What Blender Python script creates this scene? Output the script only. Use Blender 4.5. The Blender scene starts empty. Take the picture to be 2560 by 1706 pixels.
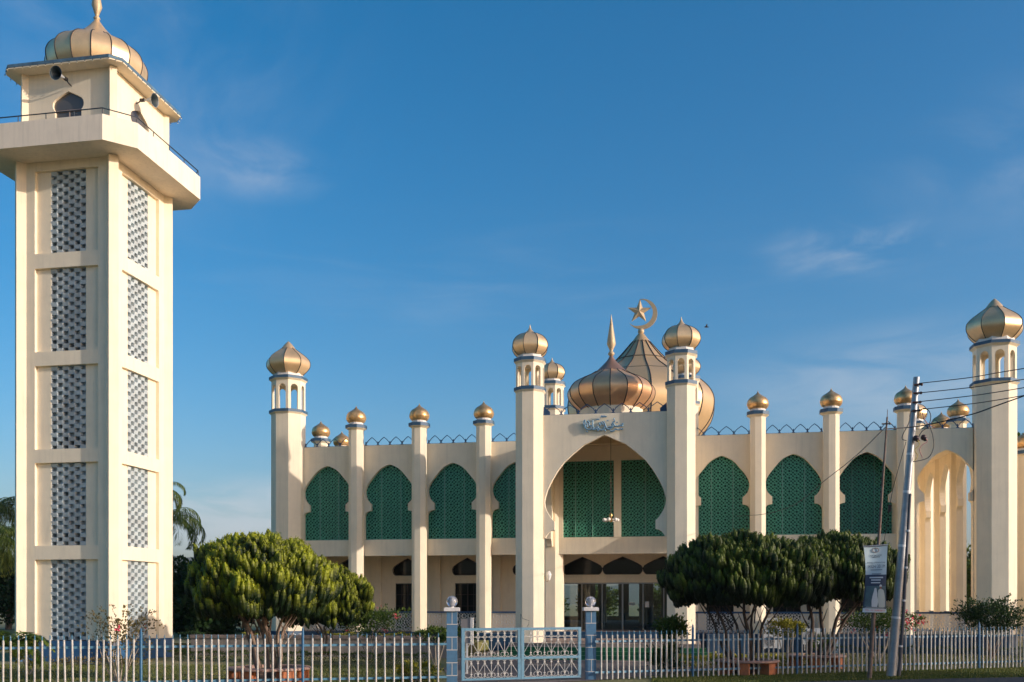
import bpy, math, random
import numpy as np
from mathutils import Vector, Matrix
random.seed(7); rng = np.random.default_rng(7)
PI = math.pi; R = math.radians
S = bpy.context.scene
COL = S.collection

# ------------------------------------------------------------------ camera, sky, sun, exposure
TH = R(10.3); F = 2476.0; H = 2.25; HY = 1509.0
CT, ST = math.cos(TH), math.sin(TH)
cam = bpy.data.cameras.new('camera'); cob = bpy.data.objects.new('camera', cam); COL.objects.link(cob)
cob.location = (0, 0, H); cob.rotation_euler = (PI/2, 0, TH)
cam.sensor_width = 36; cam.lens = F/2560*36; cam.shift_y = (HY-853)/2560; cam.clip_end = 20000; cam.clip_start = .1
S.camera = cob
S.render.resolution_x = 1024; S.render.resolution_y = 682
S.view_settings.view_transform = 'Standard'; S.view_settings.look = 'None'; S.view_settings.gamma = 1
S.view_settings.exposure = 0.82

SUN_EL = R(14.0); SUN_AZ = R(-10.5)            # azimuth from +X towards -Y
sd = Vector((math.cos(SUN_AZ)*math.cos(SUN_EL), math.sin(SUN_AZ)*math.cos(SUN_EL), math.sin(SUN_EL)))
sun = bpy.data.lights.new('sun', 'SUN'); sun.energy = 2.3; sun.angle = R(.5); sun.color = (1.0, .88, .78)
so = bpy.data.objects.new('sun', sun); COL.objects.link(so); so.location = (40, -10, 30)
so.rotation_euler = sd.to_track_quat('Z', 'Y').to_euler()

w = bpy.data.worlds.new('World'); S.world = w; w.use_nodes = True
nt = w.node_tree; N = nt.nodes; L = nt.links; N.clear()
out = N.new('ShaderNodeOutputWorld'); bg = N.new('ShaderNodeBackground'); bg.inputs['Strength'].default_value = .142
sky = N.new('ShaderNodeTexSky'); sky.sky_type = 'NISHITA'; sky.sun_disc = False; sky.sun_elevation = SUN_EL
sky.sun_rotation = math.atan2(sd.x, sd.y); sky.altitude = 0; sky.air_density = 1.0; sky.dust_density = 2.6; sky.ozone_density = 4.6
hs = N.new('ShaderNodeHueSaturation'); hs.inputs['Saturation'].default_value = 1.27; hs.inputs['Hue'].default_value = .500
tc = N.new('ShaderNodeTexCoord'); L.new(sky.outputs[0], hs.inputs['Color'])
def cloud(loc, rot, scl, nscale, lo, hi, rad):
    """one patch of thin cloud around the sky direction loc, as a 0..1 mask"""
    n = Vector(loc).normalized()
    d = N.new('ShaderNodeVectorMath'); d.operation = 'SUBTRACT'; L.new(tc.outputs['Generated'], d.inputs[0]); d.inputs[1].default_value = n
    m = N.new('ShaderNodeMapping'); m.inputs['Rotation'].default_value = rot; m.inputs['Scale'].default_value = scl; L.new(d.outputs[0], m.inputs['Vector'])
    ln = N.new('ShaderNodeVectorMath'); ln.operation = 'LENGTH'; L.new(m.outputs[0], ln.inputs[0])
    f = N.new('ShaderNodeMapRange'); f.inputs['From Min'].default_value = rad; f.inputs['From Max'].default_value = rad*.2; f.interpolation_type = 'SMOOTHSTEP'; L.new(ln.outputs['Value'], f.inputs['Value'])
    t = N.new('ShaderNodeTexNoise'); t.inputs['Scale'].default_value = nscale; t.inputs['Detail'].default_value = 7; t.inputs['Roughness'].default_value = .6; t.inputs['Distortion'].default_value = .6; L.new(m.outputs[0], t.inputs['Vector'])
    r = N.new('ShaderNodeMapRange'); r.inputs['From Min'].default_value = lo; r.inputs['From Max'].default_value = hi; r.interpolation_type = 'SMOOTHSTEP'; L.new(t.outputs['Fac'], r.inputs['Value'])
    mu = N.new('ShaderNodeMath'); mu.operation = 'MULTIPLY'; L.new(f.outputs[0], mu.inputs[0]); L.new(r.outputs[0], mu.inputs[1])
    return mu.outputs[0]
def skydir(px, py):
    a = (px-1280)/F; b = (HY-py)/F
    return (a*CT-ST, a*ST+CT, b)
tn = N.new('ShaderNodeMix'); tn.data_type = 'RGBA'; tn.blend_type = 'MULTIPLY'; tn.inputs[0].default_value = 1; L.new(hs.outputs['Color'], tn.inputs[6]); tn.inputs[7].default_value = (1.2, .93, .79, 1)
cur = tn.outputs[2]
for (px, py, rot, scl, ns, lo, hi, rad, amt) in [
        (330, 120, (0, R(25), 0), (1, 1, 1.4), 5, .35, .8, .24, .22),
        (640, 420, (0, R(8), 0), (1, 1, 2.6), 8, .3, .75, .085, .30),
        (2130, 620, (0, R(-35), 0), (1.2, 1, 3.5), 9, .40, .75, .12, .30),
        (2400, 940, (0, R(-8), 0), (1, 1, 4.5), 7, .25, .75, .30, .38),
        (640, 1290, (0, 0, 0), (1, 1, 5), 6, .3, .6, .25, .55),
        (1500, 1330, (0, 0, 0), (.5, 1, 5), 4, .35, .8, .5, .2),
        (1200, 700, (0, R(4), 0), (.5, 1, 5), 6, .4, .9, .35, .14),
        (2520, 380, (0, R(20), 0), (1, 1, 2), 6, .4, .8, .14, .2)]:
    k = cloud(skydir(px, py), rot, scl, ns, lo, hi, rad)
    mm = N.new('ShaderNodeMath'); mm.operation = 'MULTIPLY'; mm.inputs[1].default_value = amt; L.new(k, mm.inputs[0])
    mx = N.new('ShaderNodeMix'); mx.data_type = 'RGBA'; L.new(mm.outputs[0], mx.inputs[0]); L.new(cur, mx.inputs[6]); mx.inputs[7].default_value = (2.6, 2.75, 2.95, 1)
    cur = mx.outputs[2]
L.new(cur, bg.inputs['Color']); L.new(bg.outputs[0], out.inputs['Surface'])

# ------------------------------------------------------------------ pixel -> world helpers (measuring only)
def wd(px, d):
    a = (px-1280)/F; return (d*(a*CT-ST), d*(a*ST+CT))
def onY(px, py, Y):
    a = (px-1280)/F; d = Y/(a*ST+CT); return (d*(a*CT-ST), Y, H+d*(HY-py)/F)

# ------------------------------------------------------------------ materials
MATS = {}
def mat(name, col, rough=.8, metal=0, var=0, vscale=4, bump=0, bscale=30, col2=None, streak=0, spec=.5, trans=0, sub=0):
    if name in MATS: return MATS[name]
    m = bpy.data.materials.new(name); m.use_nodes = True; t = m.node_tree; n = t.nodes; l = t.links
    b = n['Principled BSDF']; b.inputs['Roughness'].default_value = rough; b.inputs['Metallic'].default_value = metal
    b.inputs['Base Color'].default_value = (*col, 1); b.inputs['Specular IOR Level'].default_value = spec
    if trans: b.inputs['Transmission Weight'].default_value = trans
    geo = n.new('ShaderNodeNewGeometry')
    if var or col2 or streak:
        tex = n.new('ShaderNodeTexNoise'); tex.inputs['Scale'].default_value = vscale; tex.inputs['Detail'].default_value = 6; tex.inputs['Roughness'].default_value = .65
        l.new(geo.outputs['Position'], tex.inputs['Vector'])
        mx = n.new('ShaderNodeMix'); mx.data_type = 'RGBA'
        c2 = col2 if col2 else tuple(c*(1-var) for c in col)
        mr = n.new('ShaderNodeMapRange'); mr.inputs['From Min'].default_value = .35; mr.inputs['From Max'].default_value = .68; l.new(tex.outputs['Fac'], mr.inputs['Value'])
        l.new(mr.outputs[0], mx.inputs[0]); mx.inputs[6].default_value = (*col, 1); mx.inputs[7].default_value = (*c2, 1)
        last = mx.outputs[2]
        if streak:
            mp = n.new('ShaderNodeMapping'); mp.inputs['Scale'].default_value = (5, 5, .35); l.new(geo.outputs['Position'], mp.inputs['Vector'])
            t2 = n.new('ShaderNodeTexNoise'); t2.inputs['Scale'].default_value = 1.5; t2.inputs['Detail'].default_value = 5; l.new(mp.outputs[0], t2.inputs['Vector'])
            r2 = n.new('ShaderNodeMapRange'); r2.inputs['From Min'].default_value = .5; r2.inputs['From Max'].default_value = .8; r2.inputs['To Max'].default_value = streak; l.new(t2.outputs['Fac'], r2.inputs['Value'])
            m2 = n.new('ShaderNodeMix'); m2.data_type = 'RGBA'; l.new(r2.outputs[0], m2.inputs[0]); l.new(last, m2.inputs[6]); m2.inputs[7].default_value = (*(c*.6 for c in col), 1)
            last = m2.outputs[2]
        l.new(last, b.inputs['Base Color'])
    if bump:
        tb = n.new('ShaderNodeTexNoise'); tb.inputs['Scale'].default_value = bscale; tb.inputs['Detail'].default_value = 4; l.new(geo.outputs['Position'], tb.inputs['Vector'])
        bp = n.new('ShaderNodeBump'); bp.inputs['Strength'].default_value = bump; bp.inputs['Distance'].default_value = .02; l.new(tb.outputs['Fac'], bp.inputs['Height']); l.new(bp.outputs[0], b.inputs['Normal'])
    MATS[name] = m; return m
CREAM = mat('cream_paint', (.90, .775, .57), .85, var=.09, vscale=1.3, bump=.15, bscale=18, streak=.28)
CREAMW = mat('cream_paint_weathered', (.90, .77, .60), .85, var=.10, vscale=1.2, bump=.08, bscale=20, streak=.4)
WHITE = mat('white_paint', (.76, .73, .67), .7, var=.1, vscale=5, bump=.1, streak=.3)
BLUE = mat('blue_paint', (.045, .115, .19), .55, var=.25, vscale=6, bump=.1)
BLUED = mat('dark_blue_iron', (.02, .07, .16), .5, var=.2, vscale=6)
BLUEL = mat('light_blue_iron', (.09, .23, .33), .45, var=.2, vscale=12, bump=.1)
PLINTH = mat('blue_plinth_paint', (.018, .07, .14), .5, var=.22, vscale=3, bump=.12, streak=.3)
GOLD = mat('gold_sheet', (.92, .63, .34), .42, metal=.62, var=.16, vscale=2, bump=.16, bscale=4)
GOLDP = mat('gold_sheet_tarnished', (.88, .55, .28), .42, metal=.66, col2=(.72, .40, .22), vscale=1.1, bump=.05, bscale=6)
GOLDB = mat('gold_leaf_worn', (.95, .60, .26), .35, metal=.72, col2=(.50, .27, .11), vscale=5, bump=.2, bscale=9)
GOLDM = mat('gold_paint_matt', (.56, .42, .25), .55, metal=.3, var=.15, vscale=8)
RIB = mat('dark_seam', (.03, .022, .018), .6)
GREENL = mat('green_lattice_paint', (.105, .47, .30), .55, var=.2, vscale=3)
GREENG = mat('dark_green_glass', (.002, .040, .022), .12, spec=.35)
DGLASS = mat('dark_glass', (.008, .012, .012), .06, spec=.28)
FRAME = mat('aluminium_frame', (.33, .33, .31), .4, metal=.6)
DARKF = mat('dark_window_frame', (.035, .02, .015), .5)
SCREEN = mat('white_grey_block', (.52, .60, .62), .8, col2=(.38, .41, .41), vscale=1.6, bump=.4, bscale=25)
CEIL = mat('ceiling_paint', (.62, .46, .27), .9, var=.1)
GREENP = mat('green_step_paint', (.02, .16, .06), .6, var=.3, vscale=5)
GREENE = mat('green_step_edge', (.16, .38, .18), .6, var=.2)
GREENB = mat('pale_green_base', (.36, .52, .30), .7, var=.1)
TERR = mat('pink_terrazzo', (.40, .30, .25), .6, var=.2, vscale=9)
BARK = mat('bark', (.16, .10, .07), .95, col2=(.30, .23, .17), vscale=6, bump=.6, bscale=20)
BARKD = mat('shaded_bark', (.05, .035, .028), .95, col2=(.10, .07, .05), vscale=6, bump=.5)  # darker copy of bark, shade of the right conifers put into its colour
BARKL = mat('pale_bark', (.42, .36, .28), .95, col2=(.25, .20, .15), vscale=8, bump=.5)
PIPEW = mat('white_grey_tube', (.55, .54, .50), .5, col2=(.38, .34, .29), vscale=7, bump=.05)
CONC = mat('concrete_block', (.34, .30, .26), .95, col2=(.22, .19, .17), vscale=2.5, bump=.5, streak=.5)
CONCP = mat('concrete_coping', (.30, .23, .20), .95, col2=(.16, .14, .13), vscale=3, bump=.5, streak=.6)
BRICKR = mat('red_tile', (.46, .15, .05), .8, col2=(.28, .10, .05), vscale=5, bump=.3)
BENCHT = mat('bench_top_stone', (.42, .27, .21), .75, col2=(.28, .16, .12), vscale=7, bump=.3)
POLE = mat('galvanised_steel', (.35, .38, .41), .42, metal=.6, col2=(.26, .27, .28), vscale=3, bump=.1)
RUST = mat('rusty_steel', (.12, .07, .05), .8, col2=(.22, .17, .13), vscale=7, bump=.2)
RUBBER = mat('black_cable', (.015, .015, .017), .5)
ACW = mat('white_enamel', (.72, .72, .70), .4, var=.05)
ACD = mat('grey_grille', (.16, .15, .15), .6)
HORN = mat('grey_horn_enamel', (.42, .45, .47), .45)
HORND = mat('dark_horn_inside', (.03, .045, .05), .5)
RED = mat('red_petals', (.72, .03, .05), .7, col2=(.8, .12, .2), vscale=9)
ORNG = mat('orange_petals', (.75, .22, .04), .7)

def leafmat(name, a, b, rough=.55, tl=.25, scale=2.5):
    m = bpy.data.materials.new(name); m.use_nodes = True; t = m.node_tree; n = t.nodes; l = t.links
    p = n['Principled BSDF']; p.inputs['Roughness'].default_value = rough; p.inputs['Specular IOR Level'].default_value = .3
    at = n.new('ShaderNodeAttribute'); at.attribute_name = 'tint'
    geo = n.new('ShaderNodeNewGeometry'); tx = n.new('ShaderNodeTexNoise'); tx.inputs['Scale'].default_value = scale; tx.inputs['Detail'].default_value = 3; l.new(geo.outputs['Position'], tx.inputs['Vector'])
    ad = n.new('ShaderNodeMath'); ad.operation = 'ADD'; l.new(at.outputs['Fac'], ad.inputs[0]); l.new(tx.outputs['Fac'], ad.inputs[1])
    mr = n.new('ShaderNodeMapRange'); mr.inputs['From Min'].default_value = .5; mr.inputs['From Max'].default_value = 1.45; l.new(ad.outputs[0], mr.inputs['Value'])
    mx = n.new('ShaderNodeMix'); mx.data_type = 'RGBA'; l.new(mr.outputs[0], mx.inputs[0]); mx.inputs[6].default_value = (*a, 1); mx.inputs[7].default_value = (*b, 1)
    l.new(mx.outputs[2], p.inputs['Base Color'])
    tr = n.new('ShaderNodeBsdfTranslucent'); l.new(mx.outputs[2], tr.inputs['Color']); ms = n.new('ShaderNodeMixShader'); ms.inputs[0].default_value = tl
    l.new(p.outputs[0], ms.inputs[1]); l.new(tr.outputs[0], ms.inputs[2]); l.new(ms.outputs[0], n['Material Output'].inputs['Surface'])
    MATS[name] = m; return m
THUJA = leafmat('clipped_conifer_leaf', (.004, .016, .002), (.42, .46, .010), tl=.10, scale=.9)  # near-black to bright range puts shade and sunlit tips into the colour
THUJAR = leafmat('shaded_clipped_conifer_leaf', (.003, .012, .002), (.14, .19, .005), tl=.05, scale=.9)  # darker copy of the conifer leaf for trees in shade
THUJAD = leafmat('conifer_leaf_deep', (.006, .020, .004), (.018, .045, .007), tl=.05)  # darkened leaf colour paints the shade inside the crown
LEAFD = leafmat('dark_leaf', (.012, .035, .010), (.035, .075, .015))
LEAFG = leafmat('green_leaf', (.03, .075, .012), (.11, .16, .02))
LEAFY = leafmat('yellow_green_leaf', (.08, .12, .012), (.38, .33, .03))
LEAFR = leafmat('olive_red_leaf', (.07, .08, .02), (.22, .15, .05))
PALM = leafmat('palm_leaf', (.06, .11, .02), (.26, .28, .07), tl=.35)
ARECA = leafmat('areca_leaf', (.08, .16, .02), (.30, .34, .06), tl=.35)
GRASSM = leafmat('grass_blade', (.06, .10, .012), (.22, .20, .05), scale=.6)

# ------------------------------------------------------------------ mesh builder
WL = {}
class MB:
    def __init__(s): s.v = []; s.f = []; s.m = []; s.sm = []
    def add(s, vs, fs, mi=0, smooth=False):
        o = len(s.v); s.v += [tuple(p) for p in vs]; s.f += [tuple(i+o for i in f) for f in fs]; s.m += [mi]*len(fs); s.sm += [smooth]*len(fs)
    def box(s, x0, x1, y0, y1, z0, z1, mi=0, rot=0, c=None):
        vs = [(x0, y0, z0), (x1, y0, z0), (x1, y1, z0), (x0, y1, z0), (x0, y0, z1), (x1, y0, z1), (x1, y1, z1), (x0, y1, z1)]
        if rot:
            cx, cy = c if c else ((x0+x1)/2, (y0+y1)/2); a, b = math.cos(rot), math.sin(rot)
            vs = [(cx+(x-cx)*a-(y-cy)*b, cy+(x-cx)*b+(y-cy)*a, z) for x, y, z in vs]
        s.add(vs, [(0, 3, 2, 1), (4, 5, 6, 7), (0, 1, 5, 4), (1, 2, 6, 5), (2, 3, 7, 6), (3, 0, 4, 7)], mi)
    def prism(s, poly, z0, z1, mi=0, mtop=None):
        n = len(poly); vs = [(x, y, z0) for x, y in poly]+[(x, y, z1) for x, y in poly]
        s.add(vs, [(i, (i+1) % n, n+(i+1) % n, n+i) for i in range(n)], mi)
        s.add(vs, [tuple(range(n-1, -1, -1)), tuple(range(n, 2*n))], mi if mtop is None else mtop)
    def lathe(s, cx, cy, prof, n=8, ph=R(22.5), mi=0, smooth=False, gore=False, mis=None, cap=True, z=0):
        k = len(prof)
        def P(a, r, zz): return (cx+r*math.cos(a), cy+r*math.sin(a), zz+z)
        for i in range(n):
            a0 = ph+2*PI*i/n; a1 = ph+2*PI*(i+1)/n
            if gore or not smooth:
                vs = [P(a0, r, zz) for r, zz in prof]+[P(a1, r, zz) for r, zz in prof]
                for j in range(k-1):
                    if mis: s.add([vs[j], vs[k+j], vs[k+j+1], vs[j+1]], [(0, 1, 2, 3)], mis[j])
                if not mis: s.add(vs, [(j, k+j, k+j+1, j+1) for j in range(k-1)], mi, smooth)
        if smooth and not gore:
            vs = [P(ph+2*PI*i/n, r, zz) for i in range(n) for r, zz in prof]
            s.add(vs, [(i*k+j, ((i+1) % n)*k+j, ((i+1) % n)*k+j+1, i*k+j+1) for i in range(n) for j in range(k-1)], mi, True)
        if cap:
            for (r, zz), fl in ((prof[0], True), (prof[-1], False)):
                if r > .01:
                    vs = [P(ph+2*PI*i/n, r, zz) for i in range(n)]
                    s.add(vs, [tuple(range(n-1, -1, -1)) if fl else tuple(range(n))], (mis[0] if fl else mis[-1]) if mis else mi)
    def tube(s, pts, r, n=6, mi=0, smooth=True, closed=False, caps=True):
        pts = [Vector(p) for p in pts]; k = len(pts)
        rs = r if isinstance(r, (list, tuple)) else [r]*k
        vs = []; up = None
        for i, p in enumerate(pts):
            if closed: t = (pts[(i+1) % k]-pts[i-1])
            else: t = pts[min(i+1, k-1)]-pts[max(i-1, 0)]
            if t.length < 1e-9: t = Vector((0, 0, 1))
            t.normalize()
            if up is None: up = Vector((0, 0, 1)) if abs(t.z) < .9 else Vector((1, 0, 0))
            a = up-t*up.dot(t)
            if a.length < 1e-4: a = Vector((0, 1, 0))-t*t.y
            a.normalize(); b = t.cross(a); up = a
            for q in range(n):
                an = 2*PI*(q+.5)/n; vs.append(p+(a*math.cos(an)+b*math.sin(an))*rs[i])
        fs = []
        for i in range(k if closed else k-1):
            j = (i+1) % k
            for q in range(n): fs.append((i*n+q, i*n+(q+1) % n, j*n+(q+1) % n, j*n+q))
        s.add(vs, fs, mi, smooth)
        if caps and not closed:
            s.add(vs[:n], [tuple(range(n-1, -1, -1))], mi); s.add(vs[-n:], [tuple(range(n))], mi)
    def sphere(s, c, r, nu=12, nv=8, mi=0, sz=1):
        prof = [(r*math.sin(PI*j/nv), -r*math.cos(PI*j/nv)*sz) for j in range(nv+1)]
        prof[0] = (0.0001, prof[0][1]); prof[-1] = (.0001, prof[-1][1])
        s.lathe(c[0], c[1], prof, nu, 0, mi, True, cap=False, z=c[2])
    def xf(s, M, start=0):
        for i in range(start, len(s.v)): s.v[i] = tuple(M @ Vector(s.v[i]))
    def build(s, name, mats, parent=None, at=None, local=False):
        """vertices are in world coordinates unless local; the object's origin is at `at`"""
        if not isinstance(mats, (list, tuple)): mats = [mats]
        pw = WL.get(parent.name, Vector((0, 0, 0))) if parent else Vector((0, 0, 0))
        at = Vector(at) if at is not None else (pw if parent else Vector((0, 0, 0)))
        me = bpy.data.meshes.new(name)
        vs = s.v if local else [(x-at.x, y-at.y, z-at.z) for x, y, z in s.v]
        me.from_pydata(vs, [], s.f)
        for m in mats: me.materials.append(m)
        me.polygons.foreach_set('material_index', s.m); me.polygons.foreach_set('use_smooth', s.sm); me.update()
        o = bpy.data.objects.new(name, me); COL.objects.link(o)
        if parent: o.parent = parent
        o.location = at-pw; WL[o.name] = at
        return o
def empty(name, loc, label, cat, group=None, rz=0):
    o = bpy.data.objects.new(name, None); COL.objects.link(o); o.location = loc; o.rotation_euler = (0, 0, rz)
    o.empty_display_size = .3; WL[o.name] = Vector(loc); return tag(o, label, cat, group)
def tag(o, label=None, cat=None, group=None, kind=None):
    if label: o['label'] = label
    if cat: o['category'] = cat
    if group: o['group'] = group
    if kind: o['kind'] = kind
    return o
def kids(o): return [c for c in bpy.data.objects if c.parent == o]
def copy_tree(o, at=None, parent=None, label=None):
    c = o.copy(); COL.objects.link(c); pw = Vector((0, 0, 0))
    if parent is not None: c.parent = parent; pw = WL[parent.name]
    if at is not None: c.location = Vector(at)-pw; WL[c.name] = Vector(at)
    else: WL[c.name] = pw+c.location
    if label: c['label'] = label
    for ch in kids(o): copy_tree(ch, None, c)
    return c
def struct(o): o['kind'] = 'structure'; return o
def smoothprof(pts, k=4):
    out = []; n = len(pts)
    for i in range(n-1):
        p0 = pts[max(i-1, 0)]; p1 = pts[i]; p2 = pts[i+1]; p3 = pts[min(i+2, n-1)]
        for j in range(k):
            t = j/k
            out.append(tuple(.5*((2*b)+(-a+c)*t+(2*a-5*b+4*c-d)*t*t+(-a+3*b-3*c+d)*t**3) for a, b, c, d in zip(p0, p1, p2, p3)))
    out.append(pts[-1]); return out
def arch_panel(mb, o, u, n, x0, x1, zb, zt, outline, t, cx=0, mi=0, mrev=None, base=True):
    """wall panel with an opening; outline = [(half width, z)...] from apex down; depth t behind the face (n = outward)"""
    ux, uy = u; nx, ny = n; mr = mi if mrev is None else mrev
    def P(a, z, d): return (o[0]+ux*a-nx*d, o[1]+uy*a-ny*d, z)
    flip = (ux*ny-uy*nx) > 0      # orientation
    def q(pts, m=mi, rv=False):
        f = (0, 1, 2, 3) if (flip != rv) else (3, 2, 1, 0); mb.add(pts, [f], m)
    za = outline[0][1]
    for d, rv in ((0, True), (t, False)):
        q([P(x0, za, d), P(x1, za, d), P(x1, zt, d), P(x0, zt, d)], rv=rv)
        for (h0, z0), (h1, z1) in zip(outline[:-1], outline[1:]):
            if abs(z0-z1) > 1e-5:
                q([P(x0, z1, d), P(cx-h1, z1, d), P(cx-h0, z0, d), P(x0, z0, d)], rv=rv)
                q([P(cx+h1, z1, d), P(x1, z1, d), P(x1, z0, d), P(cx+h0, z0, d)], rv=rv)
        ze = outline[-1][1]
        if base and ze > zb+1e-4: q([P(x0, zb, d), P(x1, zb, d), P(x1, ze, d), P(x0, ze, d)], rv=rv)
    for (h0, z0), (h1, z1) in zip(outline[:-1], outline[1:]):
        for sgn in (-1, 1): q([P(cx+sgn*h0, z0, 0), P(cx+sgn*h0, z0, t), P(cx+sgn*h1, z1, t), P(cx+sgn*h1, z1, 0)], mr, rv=(sgn < 0))
    h, ze = outline[-1]
    if base and ze > zb+1e-4: q([P(cx-h, ze, 0), P(cx+h, ze, 0), P(cx+h, ze, t), P(cx-h, ze, t)], mr)
    elif ze > zb+1e-4 or not base:
        q([P(x0, ze, 0), P(cx-h, ze, 0), P(cx-h, ze, t), P(x0, ze, t)]); q([P(cx+h, ze, 0), P(x1, ze, 0), P(x1, ze, t), P(cx+h, ze, t)])
    zz = zb if base else ze
    q([P(x0, zt, 0), P(x1, zt, 0), P(x1, zt, t), P(x0, zt, t)], rv=True)
    q([P(x0, zz, 0), P(x0, zt, 0), P(x0, zt, t), P(x0, zz, t)]); q([P(x1, zz, 0), P(x1, zt, 0), P(x1, zt, t), P(x1, zz, t)], rv=True)
    if base: q([P(x0, zb, 0), P(x1, zb, 0), P(x1, zb, t), P(x0, zb, t)])

# ------------------------------------------------------------------ lattice (a real cut-out pattern of bars)
def lattice(W, Hh, a, wdt, t):
    """pattern sheet W x Hh in the xz plane, cell a, facing -y, centred in x, from z=0"""
    mb = MB(); nx = round(W/a); nz = round(Hh/a); ax = W/nx; az = Hh/nz
    def bar(x0, z0, x1, z1, k):
        dx, dz = x1-x0, z1-z0; l = math.hypot(dx, dz); px, pz = -dz/l*wdt/2, dx/l*wdt/2; y0 = -k*.0022; y1 = t
        vs = [(x0+px, y0, z0+pz), (x1+px, y0, z1+pz), (x1-px, y0, z1-pz), (x0-px, y0, z0-pz), (x0+px, y1, z0+pz), (x1+px, y1, z1+pz), (x1-px, y1, z1-pz), (x0-px, y1, z0-pz)]
        mb.add(vs, [(0, 1, 2, 3), (0, 4, 5, 1), (2, 6, 7, 3), (7, 6, 5, 4)])
    for i in range(nx):
        for j in range(nz):
            x = -W/2+i*ax; z = j*az; cx, cz = x+ax/2, z+az/2; r = .24*min(ax, az)
            vs = []; m = 8
            for q in range(m):
                an = 2*PI*(q+.5)/m
                for rr in (r-wdt*.45, r+wdt*.55):
                    vs += [(cx+rr*math.cos(an), -.013, cz+rr*math.sin(an)), (cx+rr*math.cos(an), t, cz+rr*math.sin(an))]
            fs = []
            for q in range(m):
                p = (q+1) % m; fs += [(q*4, q*4+2, p*4+2, p*4), (q*4+2, q*4+3, p*4+3, p*4+2), (q*4+1, q*4, p*4, p*4+1)]
            mb.add(vs, fs)
            for sx, sz, k in ((-1, -1, 1), (1, -1, 2), (1, 1, 1.4), (-1, 1, 2.4)):
                ex, ez = cx+sx*ax/2, cz+sz*az/2; dn = math.hypot(ax, az)/2
                bar(ex, ez, cx+sx*ax/2*(r/dn), cz+sz*az/2*(r/dn), k)
            bar(x, cz, cx, z, 3); bar(cx, z, x+ax, cz, 3.6); bar(x+ax, cz, cx, z+az, 3); bar(cx, z+az, x, cz, 3.6)
    return mb

# ==================================================================== SETTING
def sheet(name, poly, z, m, label=None):
    mb = MB(); mb.add([(x, y, z) for x, y in poly], [tuple(range(len(poly)))]); return struct(mb.build(name, m))
def groundmat(name, a, b, c, s1, s2, bump=.5, rough=.95):
    m = bpy.data.materials.new(name); m.use_nodes = True; t = m.node_tree; n = t.nodes; l = t.links; p = n['Principled BSDF']; p.inputs['Roughness'].default_value = rough
    g = n.new('ShaderNodeNewGeometry'); t1 = n.new('ShaderNodeTexNoise'); t1.inputs['Scale'].default_value = s1; t1.inputs['Detail'].default_value = 5; t2 = n.new('ShaderNodeTexNoise'); t2.inputs['Scale'].default_value = s2; t2.inputs['Detail'].default_value = 4
    for x in (t1, t2): l.new(g.outputs['Position'], x.inputs['Vector'])
    r1 = n.new('ShaderNodeMapRange'); r1.inputs['From Min'].default_value = .38; r1.inputs['From Max'].default_value = .64; l.new(t1.outputs['Fac'], r1.inputs['Value'])
    r2 = n.new('ShaderNodeMapRange'); r2.inputs['From Min'].default_value = .45; r2.inputs['From Max'].default_value = .7; l.new(t2.outputs['Fac'], r2.inputs['Value'])
    m1 = n.new('ShaderNodeMix'); m1.data_type = 'RGBA'; l.new(r1.outputs[0], m1.inputs[0]); m1.inputs[6].default_value = (*a, 1); m1.inputs[7].default_value = (*b, 1)
    m2 = n.new('ShaderNodeMix'); m2.data_type = 'RGBA'; l.new(r2.outputs[0], m2.inputs[0]); l.new(m1.outputs[2], m2.inputs[6]); m2.inputs[7].default_value = (*c, 1); l.new(m2.outputs[2], p.inputs['Base Color'])
    bp = n.new('ShaderNodeBump'); bp.inputs['Strength'].default_value = bump; bp.inputs['Distance'].default_value = .03; l.new(t2.outputs['Fac'], bp.inputs['Height']); l.new(bp.outputs[0], p.inputs['Normal'])
    MATS[name] = m; return m
GRD = groundmat('grass_ground', (.16, .16, .045), (.26, .21, .09), (.11, .13, .03), .35, 9)
ASPH = groundmat('asphalt', (.05, .047, .045), (.065, .06, .055), (.04, .037, .035), .6, 25, .4)
DRV = groundmat('driveway_concrete', (.18, .14, .115), (.22, .17, .14), (.13, .10, .085), .5, 6, .3)
sheet('ground', [(-3400, -300), (3400, -300), (3400, 3100), (-3400, 3100)], 0, GRD)
e0, e1, e2 = (3.05, 29.4), (9.9, 32.4), (40, 45)
sheet('road', [(-80, 6), (-40, 12.0), (-12, 21.2), (-4, 25.6), e0, e1, e2, (120, 70), (150, 20), (60, -20), (-80, -20)], .010, ASPH)
sheet('driveway', [(-6.3, 26.2), (-2.9, 28.6), (.2, 33), (1.6, 38.4), (-9.0, 38.4), (-8.4, 33)], .016, DRV)
mb = MB(); mb.box(-9.3, 1.9, 38.2, 38.45, 0, .03); mb.box(-9.3, 1.9, 38.4, 46.0, 0, .03)
struct(mb.build('pavement', TERR))
# raised terrace behind the low wall, left of the stairs
mb = MB(); mb.prism([(-24.5, 39.85), (-9.4, 39.85), (-9.4, 46.2), (-19, 46.2), (-20.5, 60), (-60, 60), (-60, 42), (-24.5, 42)], 0, .52)
struct(mb.build('terrace', GRD))
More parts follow.
